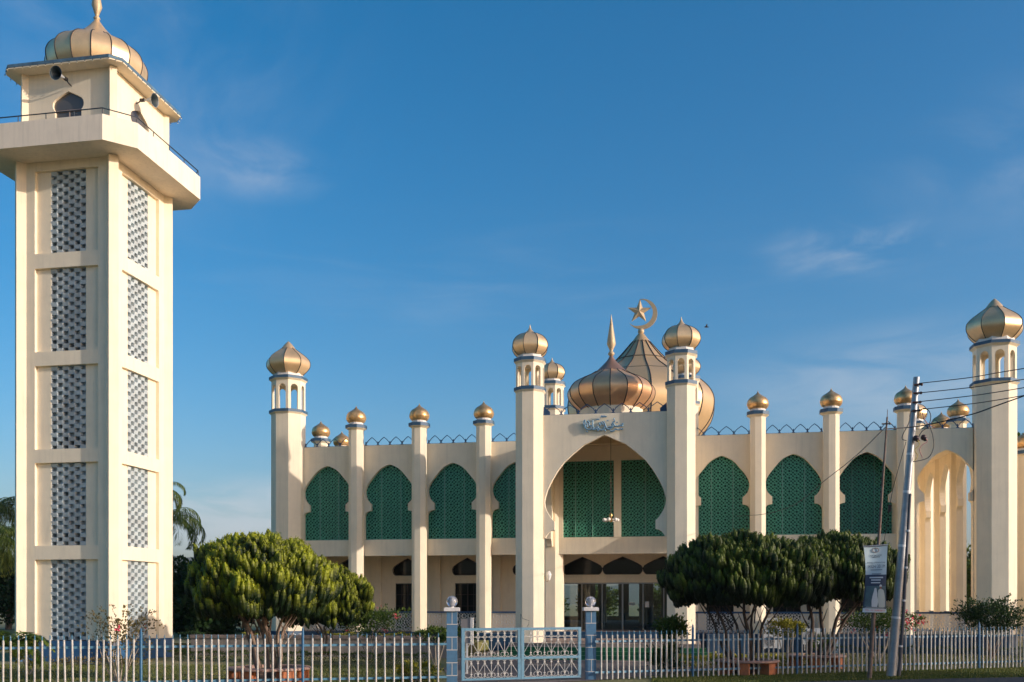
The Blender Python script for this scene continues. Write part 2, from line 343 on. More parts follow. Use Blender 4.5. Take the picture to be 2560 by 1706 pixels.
# distant hills
mb = MB(); pts = []
nh = 90
for i in range(nh+1):
    px = -2200+i*70; a = (px-1280)/F; d = 2600
    hgt = 122+26*math.sin(i*.35)+14*math.sin(i*.9+1)+8*math.sin(i*2.1)
    if px > 900: hgt *= .5
    x, y = d*(a*CT-ST), d*(a*ST+CT); pts.append((x, y, hgt))
vs = []
for (x, y, h_) in pts:
    for k, (s_, hf) in enumerate(((.90, 0), (.93, .35), (.97, .75), (1, 1), (1.06, .55), (1.12, 0))):
        vs.append((x*s_, y*s_, h_*hf*(1 if k in (0, 3, 5) else random.uniform(.85, 1.1))-2))
fs = [(i*6+k, (i+1)*6+k, (i+1)*6+k+1, i*6+k+1) for i in range(nh) for k in range(5)]
mb.add(vs, fs, 0, True); struct(mb.build('hills', groundmat('hill_forest', (.05, .08, .03), (.08, .10, .05), (.04, .06, .03), .008, .04)))


# ==================================================================== MINARET TOWER
XL, XR, YF, YB = -25.7, -21.78, 34.5, 38.5; TC = ((XL+XR)/2, (YF+YB)/2)
tow = empty('minaret_tower', (TC[0], TC[1], 0), 'tall square cream tower with a balcony and a gold onion dome, at the left edge', 'tower')
pr = .25; ZS = 19.35
mb = MB(); ZP = .8
panels = [(z0, z0+3.25) for z0 in ()]
# panel rows from the photo (front face, z of opening bottom/top)
def zf(py, px=170): return onY(px, py, YF)[2]
rows = [(zf(630), zf(422)), (zf(877), zf(667)), (zf(1122), zf(912)), (zf(1364), zf(1156)), (zf(1602), zf(1399))]
OW = 2.70; SW = 1.50; DEP = .14
def shaft_face(o, u, n, Wd):
    """one face of the shaft: frame with recessed panels around a screen"""
    ux, uy = u; nx, ny = n
    def bx(a0, a1, z0, z1, d0, d1, mi=0):
        ps = [(o[0]+ux*a-nx*d, o[1]+uy*a-ny*d) for a, d in ((a0, d0), (a1, d0), (a1, d1), (a0, d1))]
        if (ux*ny-uy*nx) > 0: ps = ps[::-1]
        mb.prism(ps, z0, z1, mi)
    h = Wd/2
    bx(-h, -OW/2, ZP, ZS, 0, .3); bx(OW/2, h, ZP, ZS, 0, .3)
    zs = [ZS]
    prev = ZS
    for (z0, z1) in rows:
        bx(-OW/2, OW/2, z1, prev, 0, .3); prev = z0
        bx(-OW/2, -SW/2, z0, z1, DEP, .3); bx(SW/2, OW/2, z0, z1, DEP, .3)
    if prev > ZP+.02: bx(-OW/2, OW/2, ZP, prev, 0, .3)
fW = XR-XL; fD = YB-YF
shaft_face((TC[0], YF), (1, 0), (0, -1), fW)
shaft_face((XR, TC[1]), (0, 1), (1, 0), fD-.604)
shaft_face((XL, TC[1]), (0, 1), (-1, 0), fD-.604)
shaft_face((TC[0], YB), (1, 0), (0, 1), fW)
mb.build('shaft_wall', CREAM, tow)
def diamond(cx, cy, r): return [(cx, cy-r), (cx+r, cy), (cx, cy+r), (cx-r, cy)]
mb0 = MB(); mb0.prism(diamond(0, 0, pr), ZP+.002, ZS-.002)
cp = mb0.build('corner_post', CREAM, tow, at=(XL, YF, 0), local=True)
for x, y in ((XR, YF), (XR, YB), (XL, YB)): copy_tree(cp, (x, y, 0), tow)
mb = MB(); b = .02; mb.box(XL-b, XR+b, YF-b, YB+b, 0, ZP-.003)
for x in (XL, XR):
    for y in (YF, YB): mb.prism(diamond(x, y, pr+.03), 0, ZP-.006)
mb.build('plinth', mat('light_blue_plinth', (.04, .13, .27), .5, var=.25, vscale=3, streak=.3), tow)
# block screens, 6 columns of staggered blocks
def screen_mesh(W_, z0, z1):
    m_ = MB(); nc = 6; cw = W_/nc; hh = (z1-z0); nr = 20; rh = hh/nr
    for c in range(nc):
        for r_ in range(nr):
            x0 = -W_/2+c*cw; x1 = x0+cw; jt = random.uniform(0, .012); g_ = rh*.09
            if (r_+c) % 2:      # solid block, its face leaning out at the top
                za, zb2 = r_*rh+g_, (r_+1)*rh-g_
                vs = [(x0+.001, -.02-jt, za), (x1-.001, -.02-jt, za), (x1-.001, .26, za), (x0+.001, .26, za), (x0+.001, -.06-jt, zb2), (x1-.001, -.06-jt, zb2), (x1-.001, .26, zb2), (x0+.001, .26, zb2)]
                m_.add(vs, [(0, 3, 2, 1), (4, 5, 6, 7), (0, 1, 5, 4), (1, 2, 6, 5), (2, 3, 7, 6), (3, 0, 4, 7)])
            else:               # hollow block: thin rim round an open cell
                za, zb2 = r_*rh-g_, (r_+1)*rh+g_; e = .016; ez = .012
                za = max(za, 0); zb2 = min(zb2, hh)
                for (a0, a1, b0, b1) in ((x0, x0+e, za+.001, zb2-.001), (x1-e, x1, za+.001, zb2-.001), (x0+e, x1-e, za+.001, za+ez), (x0+e, x1-e, zb2-ez, zb2-.001)):
                    m_.box(a0+.001, a1-.001, -.03-jt, .26, b0, b1)
                if r_ > 2 and random.random() < .97: m_.box(x0+e+.001, x1-e-.001, .15, .165, za+ez+.001, zb2-ez-.001)
    return m_
for (z0, z1) in rows:
    m_ = screen_mesh(SW-.01, z0+.004, z1-.004)
    o = m_.build('block_screen', SCREEN, tow, at=(TC[0], YF+DEP+.05, z0+.004), local=True)
    c = copy_tree(o, (XR-DEP-.05, TC[1], z0+.004), tow); c.rotation_euler = (0, 0, PI/2)
    if z1 > 14:
        c = copy_tree(o, (TC[0], YB-DEP-.05, z0+.004), tow); c.rotation_euler = (0, 0, PI)
        c = copy_tree(o, (XL+DEP+.05, TC[1], z0+.004), tow); c.rotation_euler = (0, 0, -PI/2)
# unseen dark block added inside (keeps the shaft dark below, open at the top storey)
mb = MB(); mb.box(XL+.6, XR-.6, YF+.6, YB-.6, .1, rows[1][1]-.2); mb.build('dark_infill', mat('dark_core', (.10, .09, .08), .9), tow)
# balcony
def octp(o_, ch, x0=XL, x1=XR, y0=YF, y1=YB):
    a, b_, c_, d_ = x0-o_, x1+o_, y0-o_, y1+o_
    return [(a+ch, c_), (b_-ch, c_), (b_, c_+ch), (b_, d_-ch), (b_-ch, d_), (a+ch, d_), (a, d_-ch), (a, c_+ch)]
mb = MB(); O1 = octp(1.29, .89); mb.prism(O1, ZS, ZS+.12)
O2 = octp(1.14, .83)
n8 = 8
for i in range(8):
    a, b_ = O1[i], O1[(i+1) % 8]; c_, d_ = O2[(i+1) % 8], O2[i]
    for lo, hi in ((ZS+.12, 20.3),):
        vs = [(a[0], a[1], lo), (b_[0], b_[1], lo), (c_[0], c_[1], lo), (d_[0], d_[1], lo), (a[0], a[1], hi), (b_[0], b_[1], hi), (c_[0], c_[1], hi), (d_[0], d_[1], hi)]
        mb.add(vs, [(0, 1, 5, 4), (4, 5, 6, 7), (2, 3, 7, 6)])
mb.build('balcony', CREAMW, tow)
mb = MB(); O3 = octp(1.22, .86)
mb.tube([(x, y, 20.55) for x, y in O3], .022, 6, closed=True)
for i in range(8):
    a, b_ = O3[i], O3[(i+1) % 8]; ln = math.dist(a, b_); k = max(1, round(ln/1.25))
    for j in range(k): mb.tube([(a[0]+(b_[0]-a[0])*j/k, a[1]+(b_[1]-a[1])*j/k, z) for z in (20.25, 20.55)], .018, 5)
mb.build('railing', mat('black_iron', (.02, .03, .04), .5), tow)
# cabin on top
cx0, cx1, cy0, cy1 = XL+.12, XR-.02, YF+.05, YB-.08; ZC = 22.78
WO = [(0, 22.02), (.20, 21.93), (.42, 21.82), (.56, 21.74), (.64, 21.64), (.665, 21.52), (.65, 21.42), (.60, 21.33), (.565, 21.30), (.565, 20.0)]
mb = MB(); hx = (cx1-cx0)/2; hy = (cy1-cy0)/2; ccx = (cx0+cx1)/2; ccy = (cy0+cy1)/2
arch_panel(mb, (ccx, cy0), (1, 0), (0, -1), -hx, hx, ZS+.12, ZC, WO, .18, cx=.0)
arch_panel(mb, (cx1, ccy), (0, 1), (1, 0), -hy+.18, hy-.18, ZS+.12, ZC, WO, .18, cx=-.05)
arch_panel(mb, (cx0, ccy), (0, 1), (-1, 0), -hy+.18, hy-.18, ZS+.12, ZC, WO, .18)
arch_panel(mb, (ccx, cy1), (1, 0), (0, 1), -hx, hx, ZS+.12, ZC, WO, .18)
mb.build('cabin_wall', CREAM, tow)
mb0 = MB(); mb0.prism(diamond(0, 0, .19), ZS+.122, ZC-.002)
cp = mb0.build('cabin_post', CREAM, tow, at=(cx0+.02, cy0+.02, 0), local=True)
for x, y in ((cx1-.02, cy0+.02), (cx1-.02, cy1-.02), (cx0+.02, cy1-.02)): copy_tree(cp, (x, y, 0), tow)
CABG = mat('grey_tinted_glass', (.11, .10, .085), .12, spec=.7)
def cabwin(at, rz):
    m_ = MB(); m_.box(-.7, .7, .10, .115, -.1, 2.05); w_ = m_.build('window_pane', CABG, tow, at=at, local=True); w_.rotation_euler = (0, 0, rz)
    m_ = MB(); m_.box(-.018, .018, .07, .10, -.1, 1.27); m_.box(-.56, .56, .06, .10, 1.27, 1.33)
    g = m_.build('window_bar', mat('pink_brown_bar', (.32, .24, .20), .6), w_, local=True); g.location = (0, 0, 0)
cabwin((ccx, cy0, 20.0), 0); cabwin((cx1, ccy-.05, 20.0), PI/2)
# roof slab with blue fascia
RO = octp(.52, .36)
mb = MB(); mb.prism(RO, ZC+.001, ZC+.05); mb.build('roof_soffit', CREAM, tow)
mb = MB(); mb.prism(octp(.535, .36), ZC+.045, ZC+.165); mb.build('roof_slab', mat('faded_blue_fascia', (.10, .20, .28), .7, col2=(.05, .08, .11), vscale=3, streak=.6), tow)
mb = MB(); RL = octp(.545, .36)
for i in range(8):
    a, b_ = RL[i], RL[(i+1) % 8]; ln = math.dist(a, b_); k = max(1, round(ln/.33))
    for j in range(k):
        x = a[0]+(b_[0]-a[0])*j/k; y = a[1]+(b_[1]-a[1])*j/k
        mb.tube([(x, y, ZC+.02), (x, y, ZC-.02)], .018, 5, mi=1); mb.sphere((x, y, ZC-.04), .020, 6, 5)
mb.build('bulb_string', [mat('frosted_bulb', (.8, .7, .5), .3), RUBBER], tow)
# big onion dome
def onion(name, cx, cy, zb, prof, n, parent, gold=GOLD, ribw=.02, cap=None, ph=0, seam=None, finial=None, ribs=True, capm=None, at=None):
    """prof: body from base to cap ring; cap: profile from ring to apex"""
    body = smoothprof(prof, 5); m_ = MB(); m_.lathe(0, 0, body, n, ph, 0, True, gore=True, cap=False)
    d = m_.build(name, gold, parent, at=at or (cx, cy, zb), local=True)
    if ribs:
        m_ = MB()
        for i in range(n):
            a = ph+2*PI*i/n; m_.tube([((r+.004)*math.cos(a), (r+.004)*math.sin(a), z) for r, z in body], ribw, 5)
        r_ = m_.build('seam', RIB, d, local=True); r_.location = (0, 0, 0)
    m_ = MB(); cc = smoothprof(cap, 4); m_.lathe(0, 0, cc, 24, 0, 0, True, cap=False)
    c_ = m_.build('cap', capm or gold, d, local=True); c_.location = (0, 0, 0)
    if finial:
        m_ = MB(); m_.lathe(0, 0, finial, 8, 0, 0, True, cap=False); f_ = m_.build('finial', GOLDM, d, local=True); f_.location = (0, 0, 0)
    return d
P_BIG = [(.70, -.10), (.82, .06), (.95, .22), (1.0, .40), (.985, .54), (.90, .68), (.74, .81), (.58, .89), (.46, .96)]
C_BIG = [(.485, .945), (.37, 1.04), (.24, 1.16), (.13, 1.29), (.05, 1.40), (.02, 1.46)]
def sc(p, k, kz=None): return [(r*k, z*(kz or k)) for r, z in p]
mb = MB(); mb.lathe(TC[0], TC[1], [(1.5, ZC+.167), (1.5, ZC+.5)], 16, 0); mb.build('dome_drum', CREAM, tow)
fin = [(.02, .0), (.05, .05), (.09, .12), (.05, .2), (.045, .24), (.06, .30), (.13, .62), (.10, .9), (.04, 1.7), (.003, 2.3)]
zD = ZC+.30
onion('dome', TC[0], TC[1], zD, sc(P_BIG, 1.93, 2.02), 16, tow, cap=sc(C_BIG, 1.93, 2.0), ph=R(4), finial=[(r*1.6, z+2.0*1.38) for r, z in fin], ribw=.022)

# loudspeakers
def speaker(loc, rz, label):
    e = empty('loudspeaker', loc, label, 'loudspeaker', 'horn loudspeakers on the tower', rz)
    m_ = MB(); pr_ = [(.03, 0), (.045, .10), (.07, .22), (.13, .36), (.235, .50), (.26, .51)]
    m_.lathe(0, 0, pr_, 20, 0, 0, True, cap=False); m_.xf(Matrix.Rotation(PI/2, 4, 'X'))
    o = m_.build('horn', HORN, e, local=True); o.location = (0, 0, 0); o.rotation_euler = (R(8), 0, 0)
    m_ = MB(); m_.lathe(0, 0, [(.02, .12), (.05, .22), (.115, .36), (.222, .495), (.25, .508)], 20, 0, 0, True, cap=False); m_.xf(Matrix.Rotation(PI/2, 4, 'X'))
    o = m_.build('horn_mouth', HORND, e, local=True); o.location = (0, 0, 0); o.rotation_euler = (R(8), 0, 0)
    m_ = MB(); m_.box(-.05, .05, -.02, .16, -.05, .05); m_.tube([(0, .1, 0), (.0, .25, -.08), (0, .42, -.1)], .025, 6)
    o = m_.build('driver_bracket', RUBBER, e, local=True); o.location = (0, 0, 0)
xs, ys, zs_ = onY(152, 196, 34.05); speaker((xs+.15, ys, zs_), R(-2), 'dark mouthed horn loudspeaker under the roof edge, above the front window of the tower')
speaker((XR+.32, 36.15, 22.28), R(86), 'pale horn loudspeaker under the roof on the sunlit right side of the tower')

# ==================================================================== MOSQUE
XC = -3.45
mq = empty('mosque', (XC, 47, 0), 'large two storey cream mosque with green lattice windows and gold onion domes', 'mosque')
YW = 47.0; ZT = 10.07; ZFL = .92; ZB = 4.60; ZSILL = 5.40; WT = .22
ARCH = [(0, 3.71), (.12, 3.68), (.27, 3.61), (.443, 3.52), (.64, 3.35), (.83, 3.12), (.99, 2.93), (1.12, 2.74), (1.21, 2.57), (1.25, 2.42), (1.245, 2.27), (1.21, 2.11), (1.15, 1.98), (1.07, 1.88), (.99, 1.80), (.946, 1.78), (.946, 1.434), (1.06, 1.42), (1.16, 1.375), (1.23, 1.30), (1.265, 1.21), (1.277, 1.10), (1.277, 0)]
arch = [(h, z+ZSILL) for h, z in ARCH]
POSTS = [XC-12.85, XC-9.63, XC-6.42, XC+6.42, XC+9.65, XC+12.84]
CORN = [XC-16.5, XC+16.62]
# --- front bays
bays = [(CORN[0]+.5, POSTS[0]), (POSTS[0], POSTS[1]), (POSTS[1], POSTS[2]), (POSTS[2], XC-3.21), (XC+3.21, POSTS[3]), (POSTS[3], POSTS[4]), (POSTS[4], POSTS[5])]
latt = lattice(2.62, 3.78, .315, .026, .03)
first = None; pane0 = None
for bi, (xa, xb) in enumerate(bays):
    cx = (xa+xb)/2 if bi else POSTS[0]-1.61
    mb = MB(); hw = None
    arch_panel(mb, (cx, YW), (1, 0), (0, -1), xa-cx, xb-cx, ZB, ZT, arch, WT)
    w_ = mb.build('arch_bay', CREAM, mq, at=(cx, YW, 0))
    rec = .95 if bi == 6 else 0.0
    yl = YW+WT+.05+rec
    if first is None: first = o = latt.build('window_lattice', GREENL, w_, at=(cx, yl, ZSILL-.03), local=True)
    else: o = copy_tree(first, (cx, yl, ZSILL-.03), w_)
    m_ = MB(); m_.box(-1.36, 1.36, .10, .13, 0, 3.8)
    if pane0 is None: pane0 = p_ = m_.build('window_pane', GREENG, w_, at=(cx, yl, ZSILL-.03), local=True)
    else: p_ = copy_tree(pane0, (cx, yl, ZSILL-.03), w_)
    m_ = MB()
    for xx in (-.47, .52): m_.box(xx-.018, xx+.018, -.05, .04, 0, 3.75)
    m_.box(-1.3, 1.3, -.05, .04, .03, .07)
    m_.build('window_mullion', mat('pale_green_frame', (.16, .36, .27), .5), w_, at=(cx, yl, ZSILL-.03), local=True)
# --- columns with small domes
CORNM = [CREAM, BLUE]
def ring(R0, Rr, z, h=.16):
    m_ = MB(); m_.lathe(0, 0, [(R0-.02, z-.10), (Rr, z), (Rr, z+h), (R0*.6, z+h+.004)], 8, R(22.5), mis=[0, 1, 1], cap=False); return m_
P_SM = [(.30, .0), (.42, .07), (.485, .20), (.49, .30), (.45, .44), (.36, .55), (.24, .62)]
C_SM = [(.27, .60), (.20, .655), (.13, .70), (.07, .75), (.03, .81), (.008, .88)]
def small_column(x, y, parent, z0=.5, zt=10.94, Rr=.372, rs=.53):
    m_ = MB(); m_.lathe(0, 0, [(Rr, z0), (Rr, zt)], 8, R(22.5)); c = m_.build('column', CREAM, parent, at=(x, y, 0), local=True)
    r_ = ring(Rr, rs, zt-.08, .16).build('cornice', CORNM, c, local=True); r_.location = (0, 0, 0)
    m_ = MB(); m_.lathe(0, 0, [(.36, zt+.09), (.34, zt+.22)], 16, 0); k = m_.build('dome_collar', WHITE, c, local=True); k.location = (0, 0, 0)
    m_ = MB(); m_.lathe(0, 0, smoothprof([(r, z+zt+.18) for r, z in P_SM], 4), 24, 0, 0, True, cap=False)
    m_.lathe(0, 0, smoothprof([(r, z+zt+.18) for r, z in C_SM], 3), 24, 0, 0, True, cap=False)
    k = m_.build('dome', GOLDB, c, local=True); k.location = (0, 0, 0)
    return c
YP = YW-.30
sc0 = small_column(POSTS[0], YP, mq)
for x in POSTS[1:]: copy_tree(sc0, (x, YP, 0), mq)
for x in (XC-16.05, XC+15.92):
    for k in range(1, 9):
        y = 47+3.22*k
        if k == 4: continue
        copy_tree(sc0, (x, y, 0), mq)
# --- lantern minarets
P_M8 = [(.66, .0), (.82, .14), (.97, .33), (1.0, .50), (.96, .66), (.80, .84), (.56, 1.02), (.36, 1.17), (.30, 1.22)]
C_M8 = [(.335, 1.19), (.24, 1.33), (.12, 1.47), (.01, 1.57)]
P_M16 = [(.70, .0), (.86, .14), (.985, .36), (1.0, .55), (.93, .78), (.74, 1.0), (.50, 1.14), (.27, 1.22)]
C_M16 = [(.30, 1.20), (.24, 1.26), (.14, 1.36), (.07, 1.46), (.035, 1.58), (.005, 1.70)]
def minaret(x, y, z0, Rr, zr1, zr2, parent, dome_r, kind, rot=R(22.5), zshaft=None, collar=.2, name='corner_minaret', ph=0):
    m_ = MB(); m_.lathe(0, 0, [(Rr, z0), (Rr, zr1)], 8, R(22.5)); c = m_.build(name, CREAM, parent, at=(x, y, 0), local=True)
    def ch(mm, nm, mt):
        o_ = mm.build(nm, mt, c, local=True); o_.location = (0, 0, 0); return o_
    rr = Rr*1.13
    ch(ring(Rr, rr, zr1-.05, .14), 'cornice', CORNM)
    Rl = Rr*.985
    m_ = MB(); zb_ = zr1+.08; zt_ = zr2-.08; hgt = zt_-zb_; fwid = 2*Rl*math.sin(PI/8); ap = Rl*math.cos(PI/8)
    oh = fwid*.29; zc_ = zt_-.16*hgt-oh
    ol = [(oh*math.sin(a), zc_+oh*math.cos(a)) for a in [R(2), R(20), R(40), R(60), R(80), R(90)]]+[(oh, zb_+.02)]
    ol[0] = (0, zc_+oh)
    for i in range(8):
        a = 2*PI*i/8; n_ = (math.cos(a), math.sin(a)); u_ = (-n_[1], n_[0])
        arch_panel(m_, (n_[0]*ap, n_[1]*ap), u_, n_, -fwid/2, fwid/2, zb_, zt_, ol, .11)
    m_.lathe(0, 0, [(Rl-.1, zt_-.1), (Rl-.1, zt_-.02)], 8, R(22.5))
    ch(m_, 'lantern', CREAM)
    ch(ring(Rl, rr, zr2-.05, .14), 'cornice', CORNM)
    m_ = MB(); m_.lathe(0, 0, [(dome_r*.70, zr2+.08), (dome_r*.66, zr2+.09+collar)], 8, R(22.5)); ch(m_, 'dome_collar', WHITE)
    pf, cf = (P_M8, C_M8) if kind == 8 else (P_M16, C_M16)
    body = smoothprof([(r*dome_r, z*dome_r*1.0+zr2+.04+collar) for r, z in pf], 5)
    m_ = MB(); m_.lathe(0, 0, body, 8 if kind == 8 else 8, ph, 0, True, gore=True, cap=False)
    cc = smoothprof([(r*dome_r, z*dome_r*1.0+zr2+.04+collar) for r, z in cf], 4)
    m_.lathe(0, 0, cc, 24, 0, 0, True, cap=False); ch(m_, 'dome', GOLD)
    m_ = MB()
    for i in range(8):
        a = ph+2*PI*i/8; m_.tube([((r+.003)*math.cos(a), (r+.003)*math.sin(a), z) for r, z in body], .017, 5)
    ch(m_, 'dome_seam', RIB)
    return c
minaret(CORN[0], 46.95, .5, .845, 11.8, 13.47, mq, 1.09, 8, ph=R(-67.5-11))
minaret(CORN[1], 46.95, .5, .905, 11.95, 13.62, mq, 1.20, 8, ph=R(-86))
for x in CORN: minaret(x, 47+3.22*10, .5, .85, 11.8, 13.47, mq, 1.09, 8, name='rear_minaret')
YPF = 40.8
mA = minaret(XC-3.2, YPF, .5, .615, 11.12, 12.33, mq, .78, 16, name='portal_minaret', ph=R(-101))
copy_tree(mA, (XC+3.02, YPF, 0), mq)
mB_ = minaret(XC-3.2, 47.4, .5, .60, 11.62, 12.80, mq, .645, 16, name='inner_minaret', ph=R(-101))
copy_tree(mB_, (XC+3.2, 47.4, 0), mq)
minaret(XC+15.95, 47+3.22*4, .5, .58, 11.3, 12.5, mq, .74, 16, name='side_minaret', ph=R(-80))

# --- roof cresting (pointed arcs on little stems)
def cresting(x0, x1, y, z, parent, k, along='x', ends=False):
    m_ = MB(); p = (x1-x0)/k
    def P(a, zz): return (a, y, z+zz) if along == 'x' else (y, a, z+zz)
    for i in range(k):
        a = x0+i*p
        half = [(0, .0), (.012, .10), (.06*p/.64+.0, .16), (.085, .20), (.11, .235), (p*.28, .30), (p*.5, .41)]
        m_.tube([P(a+u, zz) for u, zz in half], .021, 4, smooth=False); m_.tube([P(a+p-u, zz) for u, zz in half], .021, 4, smooth=False)
    for i in range(k+1):
        a = x0+i*p
        m_.tube([P(a, -.0), P(a, .20)], [.045, .03], 4, smooth=False)
        m_.tube([P(a-.10, .0), P(a, .07), P(a+.10, 0)], .018, 4, smooth=False)
    m_.tube([P(x0, .012), P(x1, .012)], .02, 4, smooth=False)
    if ends:
        for xx, sg in ((x0-.02, 1), (x1+.02, -1)):
            pl = [(xx, 0), (xx+sg*.27, 0), (xx+sg*.27, .16), (xx, .38)]
            m_.add([P(a, zz) for a, zz in pl]+[(P(a, zz)[0], P(a, zz)[1]+.03, P(a, zz)[2]) for a, zz in pl], [(0, 1, 2, 3), (7, 6, 5, 4), (0, 3, 7, 4), (3, 2, 6, 7), (1, 5, 6, 2)])
    m_.build('roof_cresting', BLUED, parent)
for bi, (xa, xb) in enumerate(bays):
    a = xa+(.37 if bi else .36); b_ = xb-.37
    cresting(a if bi != 4 else xa+.1, b_ if bi != 3 else xb-.1, YW+.1, ZT, mq, 4)
cresting(POSTS[5]+.37, CORN[1]-.85, YW+.1, ZT, mq, 4)
# --- spandrels below, verandah ceiling, ground floor wall, floor
mb = MB()
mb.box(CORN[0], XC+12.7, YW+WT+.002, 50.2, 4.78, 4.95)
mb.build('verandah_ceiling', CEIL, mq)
mb = MB()
PW = [(0, 4.60), (.35, 4.42), (.62, 4.26), (.76, 4.15), (.82, 4.02), (.80, 3.88), (.74, 3.77), (.68, 3.73)]
def pw(wd_, z0=3.73, zt=4.60):
    return [(h/.82*wd_, z0+(z-3.73)/(4.60-3.73)*(zt-z0)) for h, z in PW]
wins = [XC-6.42-3.22*k-1.61 for k in range(0, 4)]+[XC-4.82]+[XC+4.82]+[XC+6.42+1.61, XC+9.63+1.61]
DG = MB()
xe0, xe1 = XC-16.0, XC+12.8
# wall panels between portal doors and outer windows, stacked: band of pointed windows over plain wall with door openings
cells = []
x = xe0
for cxw in sorted(wins): cells.append((cxw, .80, .66))
for k in (-1, 0, 1): cells.append((XC+k*2.03, 1.0, None))
cells.sort()
edges = [xe0]+[(cells[i][0]+cells[i][1]+cells[i+1][0]-cells[i+1][1])/2 for i in range(len(cells)-1)]+[xe1]
for i, (cxw, hw, dw) in enumerate(cells):
    x0, x1 = edges[i], edges[i+1]
    arch_panel(mb, (cxw, 50.2), (1, 0), (0, -1), x0-cxw, x1-cxw, 3.55, 4.80, pw(hw), .16)
    if dw: arch_panel(mb, (cxw, 50.2), (1, 0), (0, -1), x0-cxw, x1-cxw, ZFL, 3.55, [(0, 3.30), (dw, 3.299), (dw, ZFL+.01)], .16)
    else:
        mb.box(x0, x1, 50.2, 50.36, 3.30, 3.549)
mb.box(xe0, xe1, 50.16, 50.2, 3.36, 3.40); mb.box(xe0, xe1, 50.14, 50.2, 3.30, 3.36); mb.box(xe0, xe1, 50.15, 50.2, 3.40, 3.62)
for k in range(-5, 6):
    if abs(k) < 1: continue
    xx = XC+3.21*k if abs(k) != 5 else XC+3.21*k
    mb.box(xx-.18, xx+.18, 50.02, 50.2, ZFL, 4.78)
mb.build('ground_floor_wall', CREAM, mq)
for i, (cxw, hw, dw) in enumerate(cells):
    m_ = MB(); m_.box(cxw-hw, cxw+hw, 50.30, 50.32, 3.7, 4.62)
    w_ = m_.build('pointed_window', DGLASS, mq)
    m_ = MB(); pts = pw(hw); 
    full = [(cxw-h, 50.19, z) for h, z in pts[::-1]]+[(cxw+h, 50.19, z) for h, z in pts[1:]]
    m_.tube(full, .02, 5, closed=True); m_.build('window_frame', DARKF, w_)
    if dw:
        m_ = MB(); m_.box(cxw-dw, cxw+dw, 50.30, 50.32, ZFL+.01, 3.3); w_ = m_.build('window', DGLASS, mq)
        m_ = MB(); m_.box(cxw-dw, cxw+dw, 50.25, 50.295, 3.25, 3.295); m_.box(cxw-.025, cxw+.025, 50.25, 50.295, ZFL, 3.25)
        for zz in (1.5, 2.1, 2.7): m_.box(cxw-dw, cxw-.026, 50.27, 50.29, zz, zz+.025); m_.box(cxw+.026, cxw+dw, 50.27, 50.29, zz, zz+.025)
        for xx in (-.33, .33): m_.box(cxw+xx-.012, cxw+xx+.012, 50.262, 50.27, ZFL+.02, 3.25)
        m_.build('window_frame', DARKF, w_)
# glass entrance
EG = mat('entrance_glass', (.75, .85, .80), .02, trans=1.0, spec=.6)
mb = MB(); mb.box(XC-3.1, XC+3.1, 50.27, 50.28, ZFL, 3.3); ge = mb.build('glass_door', EG, mq)
m_ = MB()
for k in range(-3, 4):
    xx = XC+k*1.03; wdt = .05 if k else .08; m_.box(xx-wdt/2, xx+wdt/2, 50.20, 50.255, ZFL, 3.27)
m_.box(XC-3.1, XC+3.1, 50.199, 50.256, 3.24, 3.30)
m_.build('door_frame', FRAME, ge)
m_ = MB(); m_.box(XC+.30, XC+.62, 50.24, 50.262, 2.15, 2.3); m_.build('door_notice', mat('grey_notice', (.35, .38, .36), .6), ge)
m_ = MB(); m_.box(XC+1.12, XC+1.32, 50.24, 50.262, 2.05, 2.35); m_.build('door_notice', WHITE, ge)
# hall interior behind the glass, with far openings added to stand in for street reflections
mb = MB()
mb.box(XC-16, XC+12.7, 50.4, 78, ZFL-.1, ZFL, 0)
mb.box(XC-16, XC+12.7, 50.4, 78, 4.96, 5.1, 0)
hx0 = XC-16; hw_ = [(-13.5, -11.6), (-10.6, -8.4), (-7.8, -5.4), (-4.6, -2.2), (-1.4, 1.1), (1.8, 4.2), (5.0, 7.6), (8.4, 10.6)]
pv = hx0
for (q0, q1) in hw_:
    mb.box(pv, XC+q0, 77.6, 77.9, ZFL, 4.95, 0); mb.box(XC+q0, XC+q1, 77.6, 77.9, ZFL, 1.25, 0); mb.box(XC+q0, XC+q1, 77.6, 77.9, 3.9, 4.95, 0); pv = XC+q1
mb.box(pv, XC+12.7, 77.6, 77.9, ZFL, 4.95, 0); mb.box(XC-16.2, XC-16.01, 50.4, 78, ZFL, 4.95, 0); mb.box(XC+12.3, XC+12.5, 50.4, 78, ZFL, 4.95, 0)
for k in (-2, -1, 0, 1, 2):
    mb.lathe(XC+k*3.21+.6, 60, [(.28, ZFL), (.28, 4.95)], 12, 0, mi=1)
    mb.lathe(XC+k*3.21+.6, 68, [(.28, ZFL), (.28, 4.95)], 12, 0, mi=1)
mb.build('prayer_hall', [mat('hall_dark', (.06, .10, .08), .7), WHITE], mq)
# upper solid body and roof, plinth
mb = MB()
mb.box(xe0, XC+12.9, YW+.5, 79, 9.55, 9.75)
mb.box(XC+12.9, XC+16.1, YW+WT+.002, 79, 9.552, 9.75)
mb.box(xe0, xe0+.25, 47.3, 79, .5, 9.548)
mb.box(XC+12.55, XC+12.8, YW+WT+.004, 79, .93, 9.548)
mb.build('building_body', CREAM, mq)
mb = MB(); mb.box(XC-16.3, XC+16.4, YW-.02, 79, 0, .86); mb.build('plinth', PLINTH, mq)
mb = MB(); mb.box(XC-16.28, XC+16.38, YW+.03, 50.2, .863, .92); mb.build('verandah_floor', TERR, mq)
